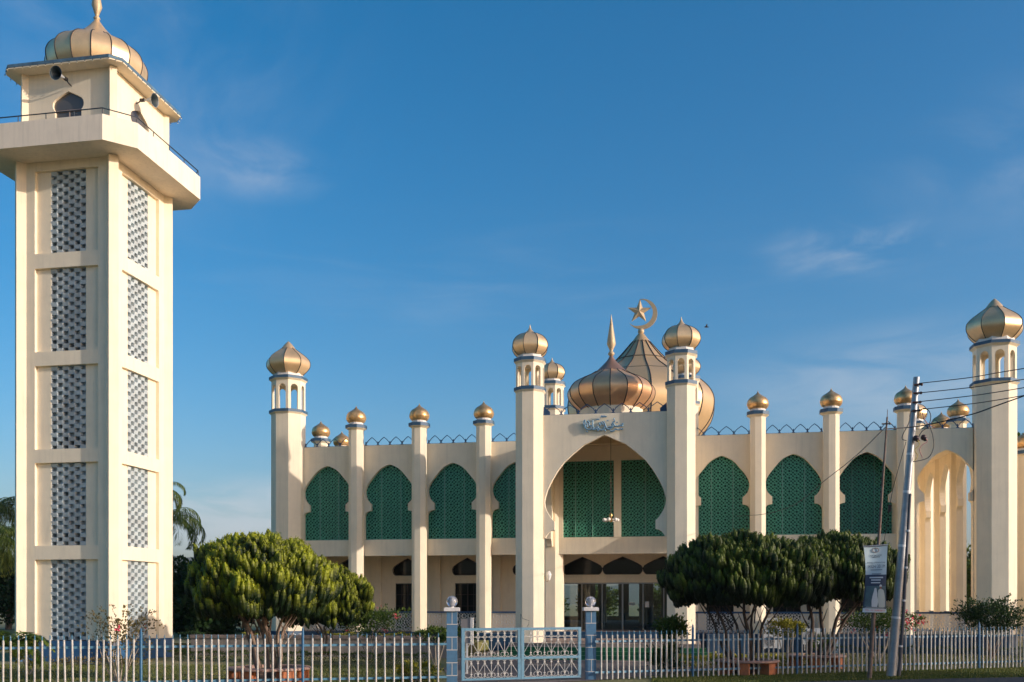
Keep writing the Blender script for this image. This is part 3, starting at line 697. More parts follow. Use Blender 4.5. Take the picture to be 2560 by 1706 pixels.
# plinth collars below columns
for x in POSTS: mb = MB(); mb.lathe(x, YP, [(.40, 0), (.40, .86)], 8, R(22.5)); mb.build('column_base', PLINTH, mq)
for x, r_ in zip(CORN, (.875, .935)): mb = MB(); mb.lathe(x, 46.95, [(r_, 0), (r_, .88)], 8, R(22.5)); mb.build('minaret_plinth', PLINTH, mq)
# --- balustrades
bl = lattice(2.52, .88, .29, .019, .035)
b0 = None
for bi, (xa, xb) in enumerate(bays+[(POSTS[5], CORN[1]-.5)]):
    cx = (xa+xb)/2 if bi else POSTS[0]-1.61
    if b0 is None:
        m_ = bl; b0 = m_.build('balustrade', WHITE, mq, at=(cx, YW-.02, .90), local=True)
        m_ = MB(); m_.box(-1.30, 1.30, -.07, .07, .885, .965); r_ = m_.build('handrail', BLUED, b0, local=True); r_.location = (0, 0, 0)
    else: copy_tree(b0, (cx, YW-.02, .90), mq)
for k in range(0, 7):
    c = copy_tree(b0, (XC+16.05, 47+3.22*k+1.61, .90), mq); c.rotation_euler = (0, 0, PI/2)
# --- right porch bay and the side arcade
arch_full = [(h, z) for h, z in arch[:-1]]+[(1.277, ZFL)]
mb = MB(); cxp = 11.20
arch_panel(mb, (cxp, YW), (1, 0), (0, -1), POSTS[5]-cxp, CORN[1]-.5-cxp, .87, ZT, [(h, z) for h, z in arch_full], WT)
mb.build('porch_arch', CREAM, mq)
for k in range(0, 8):
    yc = 47+3.22*k+1.61
    m_ = MB(); arch_panel(m_, (XC+16.0, yc), (0, 1), (1, 0), -1.61, 1.61, .87, ZT, arch_full, .25)
    m_.build('arcade_arch', CREAM, mq)
# --- portal: front arch, two side arches, ceiling, back wall, calligraphy wall
PZT = 10.05
PA = [(0, 9.16), (.10, 9.13), (.45, 8.96), (.87, 8.77), (1.30, 8.42), (1.66, 8.10), (1.95, 7.72), (2.20, 7.30), (2.38, 6.92), (2.47, 6.60), (2.49, 6.45), (2.46, 6.24), (2.40, 6.08), (2.31, 5.92), (2.22, 5.78), (2.12, 5.67), (2.07, 5.65), (2.07, 5.29), (2.20, 5.26), (2.32, 5.18), (2.41, 5.06), (2.455, 4.96)]
mb = MB(); pcx = XC-.08
arch_panel(mb, (pcx, YPF-.15), (1, 0), (0, -1), XC-3.2-pcx, XC+3.02-pcx, 4.96, PZT, PA, .24, base=False)
mb.build('portal_arch', CREAM, mq)
SA = [(h*.98, z) for h, z in PA]
for x, n_ in ((XC-3.2-.12, (-1, 0)), (XC+3.1+.12, (1, 0))):
    m_ = MB(); arch_panel(m_, (x, 44.1), (0, 1), n_, -3.2, 3.2, 4.96, PZT, SA, .24, base=False); m_.build('portal_side_arch', CREAM, mq)
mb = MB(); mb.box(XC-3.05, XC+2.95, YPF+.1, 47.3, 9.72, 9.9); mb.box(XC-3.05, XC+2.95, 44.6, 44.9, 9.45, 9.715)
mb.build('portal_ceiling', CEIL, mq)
mb = MB(); mb.box(XC-3.1, XC+3.1, YW, YW+.25, 9.04, PZT-.05); mb.box(XC-3.1, XC+3.1, YW, YW+.25, ZB, ZSILL); mb.box(XC-.19, XC+.15, YW-.03, YW+.24, ZSILL+.001, 9.04)
mb.box(XC-3.1, XC-2.62, YW, YW+.25, ZSILL+.002, 9.039); mb.box(XC+2.62, XC+3.1, YW, YW+.25, ZSILL+.002, 9.039)
mb.build('portal_back_wall', CREAM, mq)
pl = lattice(2.46, 3.64, .315, .026, .03)
for cx in (XC-1.41, XC+1.38):
    g = pl.build('window_lattice', GREENL, mq, at=(cx, YW+.14, ZSILL), local=True)
    m_ = MB(); m_.box(-1.25, 1.25, .10, .13, 0, 3.64); p_ = m_.build('window_pane', GREENG, g, local=True); p_.location = (0, 0, 0)
    m_ = MB()
    for xx in ((-.62, .20) if cx < XC else (-.1, .8)): m_.box(xx-.018, xx+.018, -.06, .03, 0, 3.64)
    p_ = m_.build('window_mullion', MATS['pale_green_frame'], g, local=True); p_.location = (0, 0, 0)
cresting(XC-3.2+.6, XC+3.02-.6, YPF-.05, PZT, mq, 7, ends=True)
# portal dome
mb = MB(); dcx, dcy = XC, 43.1
mb.lathe(dcx, dcy, [(1.36, PZT-.1), (1.36, 10.62), (1.30, 10.70)], 16, 0); mb.build('portal_dome_drum', CREAM, mq)
mb = MB(); mb.box(XC-3.0, XC+2.9, YPF+.1, 47.2, 9.902, 9.98); mb.build('portal_roof', CONC, mq)
P_PD = [(.70, .0), (.83, .13), (.955, .30), (1.0, .46), (.985, .60), (.88, .76), (.68, .90), (.50, 1.00), (.365, 1.10)]
C_PD = [(.385, 1.08), (.30, 1.17), (.19, 1.30), (.10, 1.42), (.05, 1.52), (.03, 1.56)]
kz = .83
fin2 = [(.03, 0), (.10, .06), (.13, .14), (.09, .23), (.06, .27), (.07, .33), (.17, .60), (.145, .85), (.06, 1.55), (.004, 2.05)]
onion('portal_dome', dcx, dcy, 10.58, sc(P_PD, 1.88, 1.88*kz), 16, mq, gold=GOLDP, cap=sc(C_PD, 1.88, 1.88*kz), ph=R(3), capm=mat('brown_patina_cap', (.46, .27, .19), .45, metal=.7, col2=(.42, .25, .16), vscale=2), finial=[(r*1.15, z*.90+1.88*kz*1.53) for r, z in fin2], ribw=.022)
# main dome
MD = (XC+.02, 68.2); mpx = .02735
def zy(y): return H+(HY-y)*mpx
P_MD = [(2.9, zy(1150)), (3.7, zy(1112)), (4.05, zy(1092)), (4.45, zy(1074)), (4.78, zy(1054)), (4.95, zy(1032)), (4.98, zy(1012)), (4.84, zy(994)), (4.50, zy(976)), (3.95, zy(958)), (3.1, zy(938)), (2.3, zy(920)), (1.78, zy(904)), (1.35, zy(888)), (.97, zy(872)), (.60, zy(856))]
C_MD = [(.66, zy(857)), (.45, zy(847)), (.22, zy(836)), (.12, zy(833))]
mb = MB(); mb.lathe(MD[0], MD[1], [(3.6, 9.75), (3.6, zy(1125))], 16, 0); mb.build('main_dome_drum', CREAM, mq)
zmd = 12.0
dm = onion('main_dome', MD[0], MD[1], zmd, [(r, z-zmd) for r, z in P_MD], 16, mq, gold=mat('gold_paint_pale', (.80, .54, .28), .42, metal=.6, var=.1, vscale=.8), cap=[(r, z-zmd) for r, z in C_MD], ph=R(-12), ribw=.045)
m_ = MB(); m_.sphere((MD[0], MD[1], zy(829)), .22, 14, 10); m_.tube([(MD[0], MD[1], zy(838)), (MD[0], MD[1], zy(822))], .07, 8); m_.build('finial_ball', GOLDM, dm)
# hoops on the main dome
m_ = MB()
for (r, z) in ((1.81, zy(904)), (3.38, zy(944.5))):
    m_.tube([(MD[0]+(r)*math.cos(a), MD[1]+(r)*math.sin(a), z) for a in [2*PI*i/16+R(-12) for i in range(16)]], .025, 5, closed=True)
m_.build('dome_hoop', RIB, dm)
# star and crescent, facing the street
m_ = MB(); cz = zy(786.2); rc = 1.03; nseg = 48
fx, fz = MD[0]+.08, cz
outer = []; inner = []
a0, a1 = R(100), R(-148)
ri = .86; off = (-.135, .07)
for i in range(nseg+1):
    a = a0+(a1-a0)*i/nseg
    outer.append((fx+rc*math.cos(a), fz+rc*math.sin(a)))
    inner.append((fx+off[0]+ri*math.cos(a), fz+off[1]+ri*math.sin(a)))
# make the tips meet
inner = [tuple(o_[k]+(i_[k]-o_[k])*min(1, math.sin(PI*min(max(j/nseg, 0), 1))*1.6) for k in (0, 1)) for j, (o_, i_) in enumerate(zip(outer, inner))]
for j in range(nseg):
    vs = []
    for yy in (MD[1]-.06, MD[1]+.06): vs += [(outer[j][0], yy, outer[j][1]), (outer[j+1][0], yy, outer[j+1][1]), (inner[j+1][0], yy, inner[j+1][1]), (inner[j][0], yy, inner[j][1])]
    m_.add(vs, [(0, 1, 2, 3), (7, 6, 5, 4), (0, 4, 5, 1), (2, 6, 7, 3)])
m_.build('crescent', GOLDM, dm)
m_ = MB(); sx, sz = fx-.19, fz+.19; vs = [(sx, MD[1]-.16, sz), (sx, MD[1]+.16, sz)]
for i in range(10):
    a = R(90-3)+i*PI/5; rr = .86 if i % 2 == 0 else .34; vs.append((sx+rr*math.cos(a), MD[1], sz+rr*math.sin(a)))
fs = []
for i in range(10): fs += [(0, 2+(i+1) % 10, 2+i), (1, 2+i, 2+(i+1) % 10)]
m_.add(vs, fs); m_.build('star', GOLDM, dm)
# stairs and portal floor
mb = MB(); mb.box(XC-3.9, XC+3.8, 39.9, 46.1, .03, .60, 0)
mb.box(XC-3.9, XC+3.8, 39.88, 46.0, .601, .63, 1)
mb.build('portal_platform', [TERR, TERR], mq)
mb = MB(); mb.box(XC-3.8, XC+3.7, 46.1, 46.4, .03, .77, 0); mb.box(XC-3.8, XC+3.7, 46.4, 46.97, .03, .92, 0); mb.build('entrance_step', PLINTH, mq)
mb = MB()
for k in range(4):
    zt_ = .48-k*.145; yy = 39.88-k*.32; ex = .25*k
    xa, xb = XC-3.95-ex, XC+4.0+ex
    mb.box(xa, xb, yy-.32, yy if k == 0 else yy-.0, .031, zt_, 0)
    mb.box(xa, xb, yy-.335, yy-.27, zt_+.001, zt_+.016, 1)
mb.build('green_stair', [GREENP, GREENE], mq)
mb = MB(); mb.lathe(XC-3.2, YPF, [(.66, .3), (.66, .63)], 8, R(22.5)); mb.lathe(XC+3.02, YPF, [(.66, .3), (.66, .63)], 8, R(22.5)); mb.build('minaret_base', GREENB, mq)
# blue garden walls beside the stairs
for bx_ in ((XC-6.0, XC-4.0, 45.6), (XC+4.1, XC+6.2, 44.9)): mb = MB(); mb.box(*bx_, YW-.022, .0, .84); mb.build('side_plinth', PLINTH, mq)
# calligraphy on the portal
STR = [[(1890, 460), (1860, 440), (1830, 480), (1870, 510), (1800, 520), (1770, 500), (1750, 530), (1720, 510), (1690, 540), (1640, 520), (1590, 530), (1560, 500), (1540, 450), (1500, 430), (1470, 450), (1460, 480), (1520, 500), (1450, 540), (1330, 560)],
       [(1300, 630), (1380, 640), (1450, 590), (1520, 560)], [(1130, 350), (1180, 390), (1220, 470), (1250, 560), (1290, 620), (1350, 640)], [(1060, 370), (1110, 430), (1160, 480)],
       [(1220, 500), (1200, 570), (1160, 630), (1090, 670), (1020, 650), (980, 610), (960, 560), (930, 550), (900, 590), (850, 640), (780, 650), (720, 640)],
       [(930, 600), (930, 670), (960, 690), (985, 650), (970, 600)], [(760, 310), (760, 560)],
       [(720, 570), (700, 600), (650, 640), (580, 645), (510, 620), (470, 570), (460, 520), (430, 460), (430, 390), (450, 330), (490, 300)],
       [(560, 330), (600, 370), (640, 400), (620, 450), (650, 510), (700, 540), (720, 500)], [(540, 430), (560, 470), (565, 560)], [(1010, 390), (1000, 440), (1020, 490), (1050, 470), (1040, 430)],
       [(1070, 210), (1090, 150), (1120, 200), (1140, 150), (1170, 200), (1200, 150), (1230, 190), (1270, 160)], [(900, 300), (950, 270), (1010, 290)], [(1540, 240), (1550, 290)], [(1530, 330), (1590, 340)],
       [(1480, 400), (1560, 350)], [(1400, 690), (1440, 710), (1520, 700), (1570, 660), (1620, 630), (1680, 660), (1740, 650), (1790, 620), (1830, 640), (1880, 610)], [(1210, 650), (1215, 700), (1250, 710)],
       [(530, 720), (580, 725)], [(1290, 320), (1340, 320)], [(1620, 400), (1680, 380)], [(480, 330), (500, 420), (490, 540), (520, 600)], [(800, 560), (790, 620)]]
mb = MB()
for st in STR:
    p3 = [onY(1430+x/14.7, 1030+y/14.7, YPF-.24) for x, y in st]
    if len(p3) > 2: p3 = smoothprof(p3, 3)
    mb.tube(p3, .031, 6)
    q3 = [p3[0], p3[-1]]
for px_, py_ in ((760, 310), (1060, 370), (1130, 350), (490, 300), (1540, 260), (1330, 560), (1890, 460), (540, 430)):
    p = onY(1430+px_/14.7, 1030+py_/14.7, YPF-.24); mb.tube([p, (p[0], YPF-.15, p[2])], .012, 5)
tag(mb.build('arabic_lettering', mat('pale_blue_letters', (.20, .36, .48), .45, metal=.2)), 'raised pale blue Arabic calligraphy on the wall above the entrance arch', 'lettering')
# chandelier
cxl, cyl, czl = onY(1527, 1300, 44.0)
ch = empty('chandelier', (cxl, 44.0, czl), 'small brass chandelier with white glass globes hanging on a long rod in the entrance arch', 'chandelier')
BR = mat('brass', (.5, .33, .14), .35, metal=.9); GLB = mat('white_glass_globe', (.85, .82, .75), .2)
m_ = MB();  m_.lathe(cxl, 44, [(.02, czl-.12), (.07, czl-.05), (.05, czl+.12), (.09, czl+.2), (.03, czl+.3)], 12, 0, 0, True)
for i in range(6):
    a = i*PI/3+.3; m_.tube([(cxl+.05*math.cos(a), 44+.05*math.sin(a), czl), (cxl+.2*math.cos(a), 44+.2*math.sin(a), czl-.06), (cxl+.3*math.cos(a), 44+.3*math.sin(a), czl+.04)], .012, 5)
m_.build('rod_and_arms', BR, ch)
m_ = MB(); m_.tube([(cxl, 44, 9.7), (cxl, 44, czl+.2)], .013, 6); m_.build('suspension_rod', RUST, ch)
for i in range(6):
    a = i*PI/3+.3; m_ = MB(); m_.sphere((cxl+.30*math.cos(a), 44+.30*math.sin(a), czl+.0), .085, 12, 8); m_.build('globe', GLB, ch)
# wall lamps on the portal minarets
for px_, y_, lb in ((1372, 41.05, 'white vase shaped wall lamp on the left portal pillar'), (1648.5, 41.05, 'white vase shaped wall lamp beside the right portal pillar')):
    x_, yy, z_ = onY(px_, 1440, y_)
    e = empty('wall_lamp', (x_, y_, z_), lb, 'wall lamp', 'wall lamps at the entrance')
    m_ = MB(); m_.lathe(x_, y_, smoothprof([(.05, z_-.19), (.10, z_-.05), (.115, z_+.06), (.07, z_+.17), (.05, z_+.2)], 3), 14, 0, 0, True); m_.build('shade', GLB, e)
    sg = -1 if px_ < 1500 else 1
    m_ = MB(); m_.tube([(x_, y_, z_-.18), (x_+sg*.06, y_, z_-.24), (x_+sg*.16, y_, z_-.20), (x_+sg*.18, y_, z_-.08)], .012, 5); m_.box(x_+sg*.18-.02, x_+sg*.18+.02, y_-.05, y_+.05, z_-.14, z_+.0); m_.build('bracket', BR, e)

# side wing at the right edge
wg = empty('side_wing', (17.5, 50, 0), 'lower cream arcade wall past the right corner of the mosque', 'wall')
m_ = MB(); arch_panel(m_, (16.6, 49.5), (1, 0), (0, -1), -2.2, 4, .5, 8.4, [(h*.85, z-1.9) for h, z in arch[:-1]]+[(1.08, .52)], .25)
m_.build('arch_wall', CREAM, wg)
small_column(14.9+.25, 49.3, wg, zt=9.2)

exec_marker = 0
# ==================================================================== FENCE, GATE
def picket_mesh():
    m_ = MB(); r = .026
    m_.lathe(0, 0, [(r, .03), (r, 1.33)], 10, 0, 0, True); c = m_
    return m_
pk = picket_mesh()
tp = MB(); tp.lathe(0, 0, [(.013, 1.332), (.013, 1.37), (.021, 1.375), (.008, 1.39), (.019, 1.405), (.001, 1.46)], 6, 0, 0, False)
def fence(name, pts, npk, label, skip_last=False):
    e = empty(name, (*pts[0], 0), label, 'fence')
    m_ = MB(); k = 0; proto = None
    def seg(a, b_): return math.dist(a, b_)
    for i in range(len(pts)-1):
        a, b_ = pts[i], pts[i+1]; L_ = seg(a, b_); n_ = npk[i]; ux, uy = (b_[0]-a[0])/L_, (b_[1]-a[1])/L_
        nx, ny = -uy, ux   # towards the mosque
        for zr in (.24, 1.14):
            r_ = MB(); o = (a[0]+nx*.05, a[1]+ny*.05); q = (b_[0]+nx*.05, b_[1]+ny*.05)
            vs = []
            for (x, y) in (o, q):
                for dn, dz in ((-.02, -.03), (.02, -.03), (.02, .03), (-.02, .03)): vs.append((x+nx*dn, y+ny*dn, zr+dz))
            r_.add(vs, [(0, 1, 2, 3), (7, 6, 5, 4), (0, 4, 5, 1), (1, 5, 6, 2), (2, 6, 7, 3), (3, 7, 4, 0)]); r_.build('rail', BLUEL, e)
        for j in range(n_):
            t = (j+1)/(n_+1); x, y = a[0]+(b_[0]-a[0])*t, a[1]+(b_[1]-a[1])*t; dz = random.uniform(-.012, .012)
            if proto is None:
                proto = pk.build('picket', PIPEW, e, at=(x, y, dz), local=True); s_ = tp.build('spear_tip', BLUEL, proto, local=True); s_.location = (0, 0, 0)
            else:
                c = copy_tree(proto, (x, y, dz), e); c.rotation_euler = (random.gauss(0, .009), random.gauss(0, .009), random.uniform(0, 3))
        if i or name == 'x':
            p_ = MB(); p_.lathe(a[0], a[1], [(.036, 0), (.036, 1.52), (.02, 1.54), (.03, 1.56), (.001, 1.64)], 10, 0, 0, True); p_.build('post', mat('mid_blue_iron', (.03, .13, .24), .5, var=.2), e)
    return e
def dpx(px):
    if px < 1120: return 1/(.0408+(.0370-.0408)*px/1120)
    return 1/(.0347+(.0290-.0347)*(px-1488)/(2560-1488))
FL = [wd(px, dpx(px)) for px in (-52, 352.5, 757, 1117)]
fence('picket_fence', FL, [20, 20, 15], 'iron picket fence with sunlit white bars and light blue tips, left of the gate')
FR = [wd(px, dpx(px)) for px in (1489, 1732, 1993, 2233, 2448, 2640)]
fence('picket_fence', FR, [17, 20, 20, 20, 20], 'iron picket fence with white bars and blue rails in shade, running right from the gate')
# gate pillars
GP = [wd(1130, 27.6), wd(1476.5, 29.2)]
ga = math.atan2(GP[1][1]-GP[0][1], GP[1][0]-GP[0][0])
for i, (p, lb) in enumerate(zip(GP, ('blue block gate pillar with white cap, left of the gate', 'blue block gate pillar with white cap, right of the gate'))):
    e = empty('gate_pillar', (*p, 0), lb, 'gate pillar', 'pillars of the gate', TH+R(2))
    m_ = MB(); w2 = .145
    m_.box(-w2, w2, -w2, w2, 0, 2.03, 0)
    o = m_.build('pillar_block', mat('pillar_blue', (.08, .19, .31), .55, var=.22, vscale=7, bump=.15), e, local=True); o.location = (0, 0, 0)
    m_ = MB(); t_ = .006
    for k in range(6):
        z = 2.03-.24-k*.355 if k else 2.03-.36
        z = 1.67-k*.355+.0
        if z > .02:
            m_.box(-w2-t_, w2+t_, -w2-t_, w2+t_, z-.011, z+.011)
        if k % 1 == 0:
            zz0, zz1 = z+.012, min(z+.355-.012, 2.02)
            if k % 2 == 0: m_.box(-.004+.0, .014, -w2-t_+.001, -w2+.02, zz0, zz1-(.0)); m_.box(w2-.02, w2+t_-.001, -.01, .01, zz0, zz1)
    o = m_.build('mortar_joint', mat('pale_mortar', (.55, .52, .48), .9), e, local=True); o.location = (0, 0, 0)
    m_ = MB(); m_.box(-.22, .22, -.22, .22, 2.035, 2.13); m_.box(-.19, .19, -.19, .19, 2.131, 2.14); o = m_.build('cap', mat('white_cap', (.72, .69, .65), .7, var=.2, vscale=5, streak=.5), e, local=True); o.location = (0, 0, 0)
    e2 = empty('globe_lamp', (*p, 2.14), ('clear glass globe lamp on the left gate pillar', 'clear glass globe lamp on the right gate pillar')[i], 'lamp', 'globe lamps on the gate pillars')
    CG = mat('clear_globe', (.93, .93, .95), .06, trans=.93)
    m_ = MB(); m_.sphere((0, 0, .165), .158, 20, 14); o = m_.build('globe', CG, e2, local=True); o.location = (0, 0, 0)
    m_ = MB(); m_.sphere((0, 0, .165), .150, 20, 14); o = m_.build('globe_inner_face', CG, e2, local=True); o.location = (0, 0, 0)
    m_ = MB(); m_.lathe(0, 0, [(.06, 0), (.05, .05), (.025, .07), (.035, .12), (.05, .18), (.03, .23)], 12, 0, 0, True); o = m_.build('bulb', ACW, e2, local=True); o.location = (0, 0, 0)
# gate leaves
def gate_leaf(p0, p1, label, flipd=1):
    L_ = math.dist(p0, p1); ang = math.atan2(p1[1]-p0[1], p1[0]-p0[0])
    e = empty('gate_leaf', (*p0, 0), label, 'gate', 'leaves of the double gate', ang)
    def part(mm, nm, mt): o = mm.build(nm, mt, e, local=True); o.location = (0, 0, 0)
    m_ = MB(); h = .028
    Z0, Z1, ZM = .08, 1.56, .69
    m_.box(0, .09, -h, h, Z0, Z1); m_.box(L_-.09, L_, -h, h, Z0, Z1); m_.box(.0901, L_-.0901, -h+.002, h-.002, Z1-.075, Z1-.003)
    m_.box(.0901, L_-.0901, -h+.002, h-.002, ZM-.035, ZM+.035); m_.box(.0901, L_-.0901, -h+.002, h-.002, Z0, Z0+.06)
    part(m_, 'frame', BLUEL)
    m_ = MB(); k = 8; p = (L_-.18)/k; x0 = .09; r = .0085
    def arc(cx, cz, rr, a0, a1, n=14, y=0): return [(cx+rr*math.cos(a0+(a1-a0)*i/n), y, cz+rr*math.sin(a0+(a1-a0)*i/n)) for i in range(n+1)]
    for tier, (zt, zb, circ) in enumerate(((Z1-.075, ZM+.035, True), (ZM-.035, Z0+.06, False))):
        for i in range(1, k): m_.tube([(x0+i*p, 0, zb), (x0+i*p, 0, zt)], r, 5)
        zr = zt
        if circ:
            m_.tube([(x0, 0, zt-.19), (L_-.09, 0, zt-.19)], r, 5)
            for i in range(k): m_.tube(arc(x0+(i+.5)*p, zt-.095, min(p*.47, .093), 0, 2*PI, 18, -.006)[:-1], r, 5, closed=True)
            zr = zt-.19
        for i in range(k): m_.tube(arc(x0+(i+.5)*p, zr-.09, p*.47, R(-15), R(195), 12, .006), r, 5)
        for i in range(1, k):
            for sg in (-1, 1):
                m_.tube([(x0+i*p, .004, zr-.05), (x0+i*p+sg*.02, .004, zr-.12), (x0+i*p+sg*p*.25, .004, zr-.18), (x0+i*p+sg*p*.42, .004, zr-.17)] if (i % 2) else arc(x0+i*p+sg*p*.30, zb+.085, p*.27, R(200) if sg > 0 else R(-20), R(-60) if sg > 0 else R(240), 12, .004), r, 5)
            m_.box(x0+i*p-.03, x0+i*p+.03, -.014, .014, zr-.105, zr-.08); m_.box(x0+i*p-.03, x0+i*p+.03, -.014, .014, zb+.10, zb+.125)
            if circ: m_.box(x0+i*p-.03, x0+i*p+.03, -.014, .014, zt-.105, zt-.08)
        for i in range(0, k):
            za, zc = (zr-.10, zb+.12) if i % 2 == 0 else (zb+.12, zr-.10)
            m_.tube([(x0+i*p, -.006, zc if i % 2 == 0 else zc), (x0+(i+1)*p, -.006, za if i % 2 == 0 else za)], r, 5)
            m_.tube(arc(x0+(i+.5)*p, zb+.11, p*.5, R(190), R(350), 10, -.003), r, 5)
    part(m_, 'scrollwork', mat('white_iron', (.50, .49, .45), .5, var=.15, vscale=12))
GA, GB = wd(1153.5, 27.75), wd(1452, 29.05); GM = wd(1302, 28.35)
gate_leaf(GA, (GM[0]-.005, GM[1]), 'left leaf of the blue iron gate with white scrollwork')
gate_leaf((GM[0]+.005, GM[1]), GB, 'right leaf of the blue iron gate with white scrollwork')
# thin bent aerial wire above the gate and chain
m_ = MB(); q = wd(1302, 28.2)
m_.tube([(q[0], q[1], .7), (q[0]-.02, q[1], 1.6), (q[0], q[1], 1.95), (q[0]+.05, q[1], 1.82), (q[0]+.12, q[1], 1.8), (q[0]+.24, q[1], 1.76), (q[0]+.23, q[1], 1.66), (q[0]+.18, q[1], 1.58)], .006, 5)
tag(m_.build('loose_wire', RUBBER), 'thin bent wire sticking up between the two gate leaves', 'wire')
# low retaining wall of concrete blocks with coping
rw = empty('retaining_wall', (-17, 39.6, 0), 'low weathered concrete block wall behind the lawn, left of the gate', 'wall')
m_ = MB()
xL, xR_ = -21.3, -9.35
for row in range(4):
    z0 = row*.19; k = 0; x = xL-(.2 if row % 2 else 0)
    while x < xR_:
        x1 = min(x+.39, xR_)
        if x1 > xL: m_.box(max(x, xL), x1, 39.6+random.uniform(0, .006), 39.8, z0+.002, z0+.184)
        x += .40
m_.box(xL, xR_, 39.62, 39.79, 0, .755); m_.build('block_course', CONC, rw)
m_ = MB(); x = xL-.02
while x < xR_:
    m_.box(x, min(x+.78, xR_+.03), 39.55+random.uniform(-.006, .006), 39.87, .76, .90+random.uniform(-.004, .004)); x += .79
m_.build('coping', CONCP, rw)

# ==================================================================== VEGETATION
def quads_obj(name, P, Q, m, parent=None, at=(0, 0, 0), tint=None):
    """P: (n,4,3) quad corners (numpy)"""
    n = len(P); me = bpy.data.meshes.new(name); me.vertices.add(n*4); me.vertices.foreach_set('co', (P.reshape(-1, 3)-np.array(at)).astype(np.float32).ravel())
    me.loops.add(n*4); me.loops.foreach_set('vertex_index', np.arange(n*4, dtype=np.int32)); me.polygons.add(n)
    me.polygons.foreach_set('loop_start', np.arange(0, n*4, 4, dtype=np.int32)); me.polygons.foreach_set('loop_total', np.full(n, 4, dtype=np.int32))
    if tint is not None:
        at_ = me.attributes.new('tint', 'FLOAT', 'FACE'); at_.data.foreach_set('value', tint.astype(np.float32))
    me.materials.append(m); me.update(calc_edges=True); me.validate()
    o = bpy.data.objects.new(name, me); COL.objects.link(o); pw_ = WL[parent.name] if parent else Vector((0, 0, 0))
    if parent: o.parent = parent
    o.location = Vector(at)-pw_; WL[o.name] = Vector(at); return o
def unit(v): return v/np.maximum(np.linalg.norm(v, axis=-1, keepdims=True), 1e-9)
def leaves(C, Nn, Up, ln, wd_, tilt=.5):
    """leaf quads at C; Nn: outward dir; Up: growth dir"""
    n = len(C); up = unit(Up+rng.normal(0, tilt, (n, 3))); nn = Nn+rng.normal(0, .5, (n, 3)); side = unit(np.cross(up, nn))
    l_ = (ln*rng.uniform(.6, 1.2, n))[:, None]; w_ = (wd_*rng.uniform(.7, 1.2, n))[:, None]
    a = C; b = C+up*l_*.5+side*w_*.5; c = C+up*l_; d = C+up*l_*.5-side*w_*.5
    return np.stack([a, b, c, d], 1)
